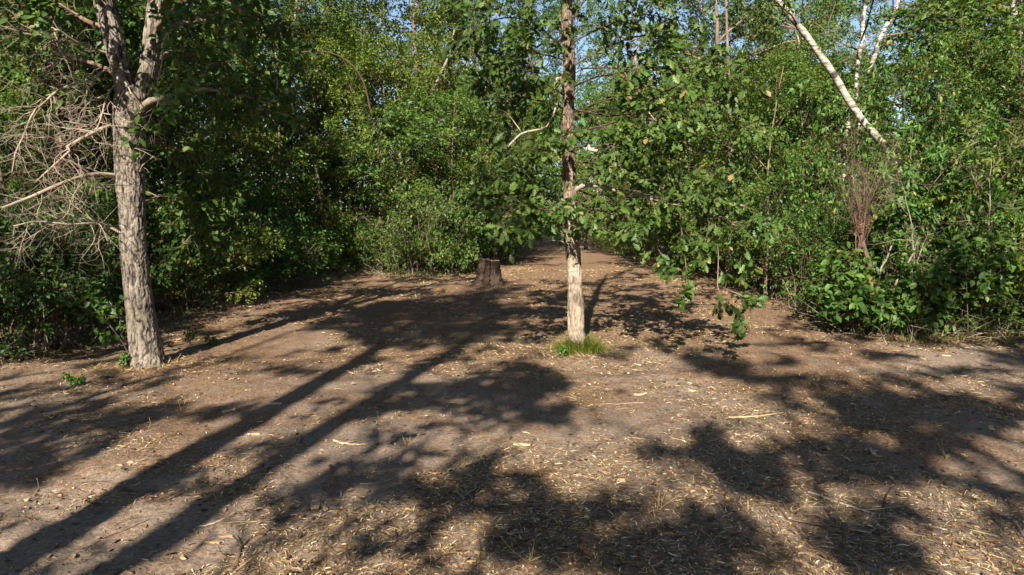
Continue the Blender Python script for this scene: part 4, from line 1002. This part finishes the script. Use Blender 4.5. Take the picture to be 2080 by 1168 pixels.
# box elder boughs high in the right thicket
for q, (px, py, Yd, lab) in enumerate(((1850, 318, 10.8, 'box-elder bush with pointed hanging leaves behind the broom shrub'), (1955, 335, 10.8, 'box-elder bush with pale hanging leaves before the open sky'), (2050, 370, 10.2, 'box-elder bush over the sunny end of the right thicket'))):
    p = at(px, py, Yd); g = p.copy(); g[2] = 0
    st = [[g + [rr.normal() * .1, rr.normal() * .1, 0], (g + p) / 2 + rr.normal(size=3) * .1, p + [rr.normal() * .5, rr.normal() * .3, rr.uniform(-.6, .5)]] for _ in range(9)]
    leafy_plant('box_elder', lab, st, 'lance', 'bright_leaf' if q == 1 else 'shrub_leaf', .12, 30, 90 + q, 160, .32, .014, 'bark_brown', 'bush')
# small weeds on the soil
for q, (px, py, h, lab) in enumerate(((250, 748, .16, 'small bright weed against the left foot of the forked trunk'), (150, 785, .12, 'small two-leaved seedling on the litter left of the forked trunk'), (382, 712, .36, 'yellow-green upright weed right of the forked trunk'), (425, 702, .12, 'small pale weed on the needle litter beyond the forked trunk'),
                                      (1135, 728, .14, 'round-leaved weed beside the grass tuft'))):
    g = ground(px, py)
    leafy_plant('weed', lab, [[g, g + [0, 0, h * .5], g + [rr.normal() * .05, rr.normal() * .03, h]], [g + [.02, 0, 0], g + [.03, 0, h * .4], g + [.08, .02, h * .7]]], 'oval', 'shrub_leaf', .018 if h < .06 else .034, 40, 110 + q, 24, .008 if h < .06 else .02, .003, 'red_twig')

# ------------------------------------------------------------------ ground cover and litter
rng = np.random.default_rng(5)
def slivers(m, X, Y, L, Wd, rnd, lift=.004, tilt=.12):
    n = len(X); a = rng.uniform(0, 6.28, n); Z = ghf(X, Y) + lift
    D = np.stack([np.cos(a), np.sin(a), rng.normal(size=n) * tilt], -1); S = np.stack([-np.sin(a), np.cos(a), rng.normal(size=n) * .3], -1)
    C = np.stack([X, Y, Z + np.abs(D[:, 2]) * L * .4], -1); bend = rng.normal(size=n) * .025
    e0 = C - D * (L / 2)[:, None]; e1 = C + D * (L / 2)[:, None]; md = C + S * (bend * L)[:, None] + np.array([0, 0, 1.]) * (Wd * .5)[:, None]
    s_ = S * (Wd / 2)[:, None]
    V = np.stack([e0 - s_ * .5, e0 + s_ * .5, md + s_, md - s_, e1 + s_ * .4, e1 - s_ * .4], 1)
    off = np.arange(n)[:, None] * 6
    m.add(V.reshape(-1, 3), [np.vstack([np.array([0, 1, 2, 3]) + off, np.array([3, 2, 4, 5]) + off])], np.repeat(rnd, 6))
def field(n, fpow=1.0):                       # random spots on the clearing floor, thicker where the noise is high
    out = []; tot = 0
    while tot < n:
        y = 2.3 * np.exp(rng.random(n * 2) * math.log(24 / 2.3)); x = (rng.random(n * 2) - .5) * 2 * np.minimum(.82 * y + .6, 6.5)
        d = np.clip((fbm(x * .9, y * .9, 55, 4) - .43) * 6.5, .05, 1) ** fpow
        k = rng.random(n * 2) < d; out.append(np.stack([x[k], y[k]], 1)); tot += k.sum()
    P = np.vstack(out)[:n]; return P[:, 0], P[:, 1]
m = MB(); X, Y = field(56000); sz = .7 + .11 * Y
slivers(m, X, Y, rng.uniform(.012, .05, 56000) * sz, rng.uniform(.002, .006, 56000) * sz, .1 + .9 * rng.random(56000) ** .75)
X, Y = field(5000, 1.4); slivers(m, X, Y, rng.uniform(.04, .15, 5000), rng.uniform(.002, .006, 5000), .2 + .7 * rng.random(5000), .006, .08)
X, Y = field(9000, .8); slivers(m, X, Y, rng.uniform(.012, .032, 9000) * (.7 + .08 * Y), rng.uniform(.005, .012, 9000) * (.7 + .08 * Y), .1 + .85 * rng.random(9000), .004, .15)
X, Y = field(5000, .7); slivers(m, X, Y, rng.uniform(.05, .22, 5000), rng.uniform(.002, .005, 5000), .02 + .3 * rng.random(5000), .005, .07)
for bp, n_ in ((ground(298, 742), 1500), (ground(1172, 716), 900), (ground(994, 580), 900)):      # drifts against the trunks and the stump
    r_ = .16 + np.abs(rng.normal(0, .3, n_)); t_ = rng.uniform(0, 6.28, n_); slivers(m, bp[0] + r_ * np.cos(t_), bp[1] + r_ * np.sin(t_), rng.uniform(.02, .13, n_), rng.uniform(.003, .008, n_), .1 + .8 * rng.random(n_), .012, .3)
tag(link('wood_litter', m.mesh('wood_litter', M['litter'], (0, 0, 0), False)), 'shredded straw-coloured wood and needles strewn over the soil', 'litter', None, 'stuff')
# fallen dry leaves and grass fringe at the foot of the thickets
m = MB(); pts = []
for (k0, ax, ay, s0), (k1, bx, by, s1) in zip(edge[:-1], edge[1:]):
    if 1046 <= ax < 1225: continue
    A0, B0 = ground(ax, ay), ground(bx, by)
    for _ in range(14):
        t = rng.random(); p = A0 * (1 - t) + B0 * t + np.array([rng.normal() * .3, rng.normal() * .35, 0]); pts.append(p)
for p in pts:
    for _ in range(5):
        x, y = p[0] + rng.normal() * .05, p[1] + rng.normal() * .05; z = float(gh(x, y)) - .01; L = rng.uniform(.05, .17); a = rng.uniform(0, 6.28)
        d = np.array([math.cos(a), math.sin(a), 0]) * rng.uniform(.2, .8); sd = np.array([-math.sin(a), math.cos(a), 0]) * .004; p0 = np.array([x, y, z])
        p1 = p0 + [0, 0, L * .6] + d * L * .3; p2 = p0 + [0, 0, L * .7] + d * L
        m.add([p0 - sd, p0 + sd, p1 + sd, p1 - sd, p2], [[[0, 1, 2, 3]], [[3, 2, 4]]], rng.random())
tag(link('edge_grass', m.mesh('edge_grass', M['grass'], (0, 0, 0), False)), 'sparse grass fringe at the foot of the thickets', 'grass', None, 'stuff')
m = MB(); rt = np.random.default_rng(91)      # dead twigs and stalks lying along the foot of the thickets
for (k0, ax, ay, s0), (k1, bx, by, s1) in zip(edge[:-1], edge[1:]):
    if 1046 <= ax < 1200: continue
    A0, B0 = ground(ax, ay), ground(bx, by)
    for _ in range(34):
        t = rt.random(); p = A0 * (1 - t) + B0 * t + np.array([rt.normal() * .25, rt.normal() * .28 - .05, 0]); p[2] = float(gh(p[0], p[1]))
        a = rt.uniform(0, 6.28); L = rt.uniform(.15, .6); d = np.array([math.cos(a), math.sin(a), abs(rt.normal()) * .45])
        tube(m, catmull([p - [0, 0, .01], p + d * L * .5 + rt.normal(size=3) * .03 + [0, 0, .03], p + d * L], 6), np.linspace(.005, .0025, 6) * rt.uniform(.6, 1.4), 4)
tag(link('twig_litter', m.mesh('twig_litter', M['dead_wood'])), 'dead twigs and dry stalks heaped along the foot of the thickets', 'litter', None, 'stuff')
m = MB(); n = 11000; X, Y = field(n, .6); q = rng.random(n) < .35
P = np.stack([X, Y, ghf(X, Y) + .006], -1); A = nrm(np.stack([rng.normal(size=n), rng.normal(size=n), rng.normal(size=n) * .12], -1)); N = nrm(np.array([0, 0, 1.]) + rng.normal(size=(n, 3)) * .3); N = nrm(N - (N * A).sum(1, keepdims=True) * A)
leaves(m, 'hex', P, A, N, rng.uniform(.015, .055, n), .05 + .65 * rng.random(n))
tag(link('leaf_litter', m.mesh('leaf_litter', M['litter'])), 'small dry brown leaves scattered over the soil', 'litter', None, 'stuff')

# dead leaves drifted to the foot of the thickets, and low green growth among them
ml = MB(); mg = MB(); rd = np.random.default_rng(29)
for (k0, ax, ay, s0), (k1, bx, by, s1) in zip(edge[:-1], edge[1:]):
    if 1046 <= ax < 1200: continue
    A0, B0 = ground(ax, ay), ground(bx, by)
    for mm, n_, sd_, z0, z1, s_a, s_b in ((ml, 190, .5, .004, .03, .03, .075), (mg, 110, .33, .01, .14, .025, .06)):
        t = rd.random(n_)[:, None]; P = A0 * (1 - t) + B0 * t + np.stack([rd.normal(size=n_) * sd_, rd.normal(size=n_) * sd_ - .1, np.zeros(n_)], 1); P[:, 2] = gh(P[:, 0], P[:, 1]) + rd.uniform(z0, z1, n_)
        A = nrm(rd.normal(size=(n_, 3)) * [1, 1, .25]); N = nrm(np.array([0, 0, 1.]) + rd.normal(size=(n_, 3)) * .4); N = nrm(N - (N * A).sum(1, keepdims=True) * A)
        leaves(mm, 'hex', P, A, N, rd.uniform(s_a, s_b, n_), rd.random(n_) * (.6 if mm is ml else 1))
tag(link('leaf_drift', ml.mesh('leaf_drift', M['litter'])), 'dead brown leaves drifted along the foot of the thickets', 'litter', None, 'stuff')
tag(link('ground_cover', mg.mesh('ground_cover', M['shrub_leaf'])), 'low green seedlings and weeds along the foot of the thickets', 'ground cover', None, 'stuff')
# crumbs of soil
m = MB(); rc = np.random.default_rng(17); n = 2200
IC = nrm(np.array([[1, 0, .2], [.3, .95, .1], [-.8, .6, .15], [-.8, -.6, .1], [.3, -.95, .2], [0, 0, 1], [0, 0, -.6]])); FI = np.array([[0, 1, 5], [1, 2, 5], [2, 3, 5], [3, 4, 5], [4, 0, 5], [1, 0, 6], [2, 1, 6], [3, 2, 6], [4, 3, 6], [0, 4, 6]])
X, Y = field(n, .6); sz = rc.uniform(.004, .013, n) * (.7 + .05 * Y); sz[rc.random(n) < .06] *= 2.0
V = IC[None] * (1 + .28 * rc.normal(size=(n, 7, 1))) * sz[:, None, None] * np.array([1.2, 1.1, .75]); V = V + np.stack([X, Y, ghf(X, Y) + sz * .3], -1)[:, None]
m.add(V.reshape(-1, 3), [(FI[None] + np.arange(n)[:, None, None] * 7).reshape(-1, 3)])
tag(link('soil_crumbs', m.mesh('soil_crumbs', M['soil'], (0, 0, 0), False)), 'loose crumbs and small lumps of soil on the ground', 'soil', None, 'stuff')
# dry upright stalks left standing
rs = np.random.default_rng(18)
for px, py in ((78, 995), (1335, 1035), (1342, 1030), (825, 905), (830, 902), (606, 905), (940, 935), (1480, 728), (1485, 726), (370, 836), (1075, 1140), (1700, 1080), (1115, 1010), (300, 870), (1925, 930), (1510, 960)):
    g = ground(px, py); h = rs.uniform(.06, .17); m = MB(); g[2] -= .01
    for q in range(rs.integers(1, 5)):
        d = np.array([rs.normal() * .35, rs.normal() * .35, 1.0]) * h * rs.uniform(.6, 1); tube(m, catmull([g, g + d * .5 + rs.normal(size=3) * .006, g + d], 6), np.linspace(.0028, .0012, 6), 4)
    tag(link('dry_stalk', m.mesh('dry_stalk', M['dry_grass'], g), None, g), 'thin dry straw stalks standing up from the soil', 'stalk', 'dry stalks standing in the soil')

# single wood chips
def chip_mesh(seed):
    r = np.random.default_rng(seed); m = MB()
    L, Wd, H = 1.0, r.uniform(.2, .42), r.uniform(.07, .14)
    xs = np.linspace(-.5, .5, 5); V = []
    for q, x in enumerate(xs):
        w = Wd * (.5 + .5 * math.sin(math.pi * (q + .6) / 5.2)) * r.uniform(.7, 1.2); z = .12 * (x * 2) ** 2 * r.uniform(-.4, 1)
        for sy, sz in ((-.5, 0), (.5, 0), (.42, 1), (-.42, 1)): V.append([x + r.normal() * .03, w * sy + r.normal() * .03, z + H * sz * r.uniform(.7, 1.2)])
    i = np.arange(4)[:, None] * 4; j = np.arange(4)[None]; j2 = (j + 1) % 4
    m.add(V, [np.stack([i + j, i + 4 + j, i + 4 + j2, i + j2], -1).reshape(-1, 4), [[0, 1, 2, 3]], [[19, 18, 17, 16]]])
    return m.mesh('wood_chip', M['fresh_wood' if seed % 3 else 'cut_wood'], (0, 0, 0), False)
cm = [chip_mesh(s_) for s_ in range(9)]
def chip(px, py, L, rz, label, group=None, tilt=0.0, k=None):
    g = ground(px, py); o = link('wood_chip', cm[rng.integers(9) if k is None else k], None, (g[0], g[1], float(ghf(g[0], g[1])) - .002)); o.rotation_euler = (tilt, rng.normal() * .08, rz); o.scale = (L, L, L)
    return tag(o, label, 'wood chip', group)
chip(640, 1030, .16, 1.9, 'large pale split chunk of wood on the open soil', None, .2, 1)
chip(852, 738, .24, .3, 'grey weathered piece of branch wood on the soil between trunk shadows', None, 0, 2)
chip(1300, 803, .12, .1, 'white split chip on the straw-strewn patch beyond the tree shadow', None, 0, 4)
chip(560, 820, .13, 2.9, 'flat tan chip at the edge of a trunk shadow', None, 0, 5)
chip(465, 836, .11, .5, 'pale curled chip on the sunny bare soil', None, .2, 7)
chip(1060, 905, .12, .1, 'long thin pale chip in the dappled shade', None, 0, 8)
for q in range(190):
    y = 2.6 * math.exp(rng.random() * math.log(4.2)); x = (rng.random() - .5) * 1.5 * y
    o = link('wood_chip', cm[rng.integers(9)], None, (x, y, float(ghf(x, y)) - .001)); L = rng.uniform(.02, .06) if rng.random() < .85 else rng.uniform(.06, .1)
    o.rotation_euler = (rng.normal() * .15, rng.normal() * .12, rng.uniform(0, 6.28)); o.scale = (L, L, L); tag(o, 'small pale wood chip lying on the soil', 'wood chip', 'small chips on the soil')
# sticks
def stick(px, r0, label, matl='dead_wood', group=None, fork=True):
    pl = []
    for x, y in px:
        g = ground(x, y); g[2] = float(ghf(g[0], g[1])) + r0 * .8; pl.append(g)
    if len(pl) == 2: pl.insert(1, (pl[0] + pl[1]) / 2 + rng.normal(size=3) * [.03, .03, .004])
    P = catmull(pl, 16); P[:, :2] += rng.normal(size=(16, 2)) * .004; P[:, 2] = np.maximum(P[:, 2], ghf(P[:, 0], P[:, 1]) + r0 * .3)
    m = MB(); tube(m, P, np.linspace(r0, r0 * .5, 16), 6)
    if fork:
        d = nrm(P[-1] - P[0]); s_ = np.array([-d[1], d[0], .1]); k = rng.integers(5, 11); L = np.linalg.norm(P[-1] - P[0]) * .22
        tube(m, np.array([P[k], P[k] + (d + s_) * L * .5, P[k] + (d * 1.1 + s_ * 1.2) * L]), [r0 * .6, r0 * .5, r0 * .3], 5)
    b = P[0].copy(); return tag(link('stick', m.mesh('stick', M[matl], b), None, b), label, 'stick', group)
stick([(1545, 1005), (1585, 1040), (1635, 1095), (1680, 1130), (1740, 1150)], .008, 'long dark forked stick in the dappled shade', 'red_twig')
stick([(770, 1125), (815, 1098), (868, 1070)], .009, 'reddish curved stick on the sunlit soil', 'red_twig')
stick([(480, 1150), (500, 1105), (552, 1078)], .009, 'dark bent stick near the third trunk shadow', 'red_twig')
stick([(678, 895), (705, 902), (742, 904)], .008, 'pale straight stick lying across a trunk shadow', 'fresh_wood')
stick([(1480, 850), (1530, 848), (1595, 840)], .010, 'pale barkless stick on the shredded wood', 'fresh_wood')
stick([(1600, 843), (1650, 850), (1710, 850)], .007, 'dark straight twig end to end with the pale barkless stick', 'bark_dark')
stick([(2060, 1062), (2080, 1092), (2095, 1120)], .011, 'thick grey stick in the trunk shade at the right', 'limb_bark')
stick([(1790, 1040), (1805, 1000), (1830, 985), (1870, 990)], .006, 'thin crooked dark twig on the bright soil', 'bark_dark')
stick([(1640, 1000), (1760, 1040), (1920, 1075)], .007, 'very long thin straight stick across the sunny soil', 'dead_wood')
stick([(1975, 1095), (2000, 1125), (2018, 1150)], .006, 'short pale peeled stick in the trunk shade', 'fresh_wood')
stick([(1222, 960), (1250, 985), (1285, 995)], .006, 'thin dark twig in the leaf shade', 'bark_dark')
stick([(400, 1065), (440, 1063), (480, 1045)], .006, 'thin tan twig between the two long trunk shadows', 'dead_wood')
stick([(1070, 690), (1090, 705), (1120, 728)], .006, 'thin upright twig left of the grass tuft', 'dead_wood')
for q in range(70):
    y = 2.7 * math.exp(rng.random() * math.log(5)); x = (rng.random() - .5) * 1.45 * y; a = rng.uniform(0, 6.28); L = rng.uniform(.1, .4)
    p = np.array([[x + L * (t - .5) * math.cos(a), y + L * (t - .5) * math.sin(a), 0] for t in np.linspace(0, 1, 6)]); p[:, :2] += rng.normal(size=(6, 2)) * .012; rr0 = rng.uniform(.002, .005)
    p[:, 2] = ghf(p[:, 0], p[:, 1]) + rr0
    m = MB(); tube(m, p, np.linspace(rr0, rr0 * .6, 6), 5); b = p[0].copy()
    tag(link('stick', m.mesh('stick', M[('dead_wood', 'red_twig', 'bark_dark')[q % 3]], b), None, b), 'short thin twig lying on the soil', 'stick', 'short twigs on the soil')
print('tris', sum(sum(len(p.vertices) - 2 for p in []) for me in bpy.data.meshes) or sum(len(me.loops) - 2 * len(me.polygons) for me in bpy.data.meshes), 'objects', len(bpy.data.objects))
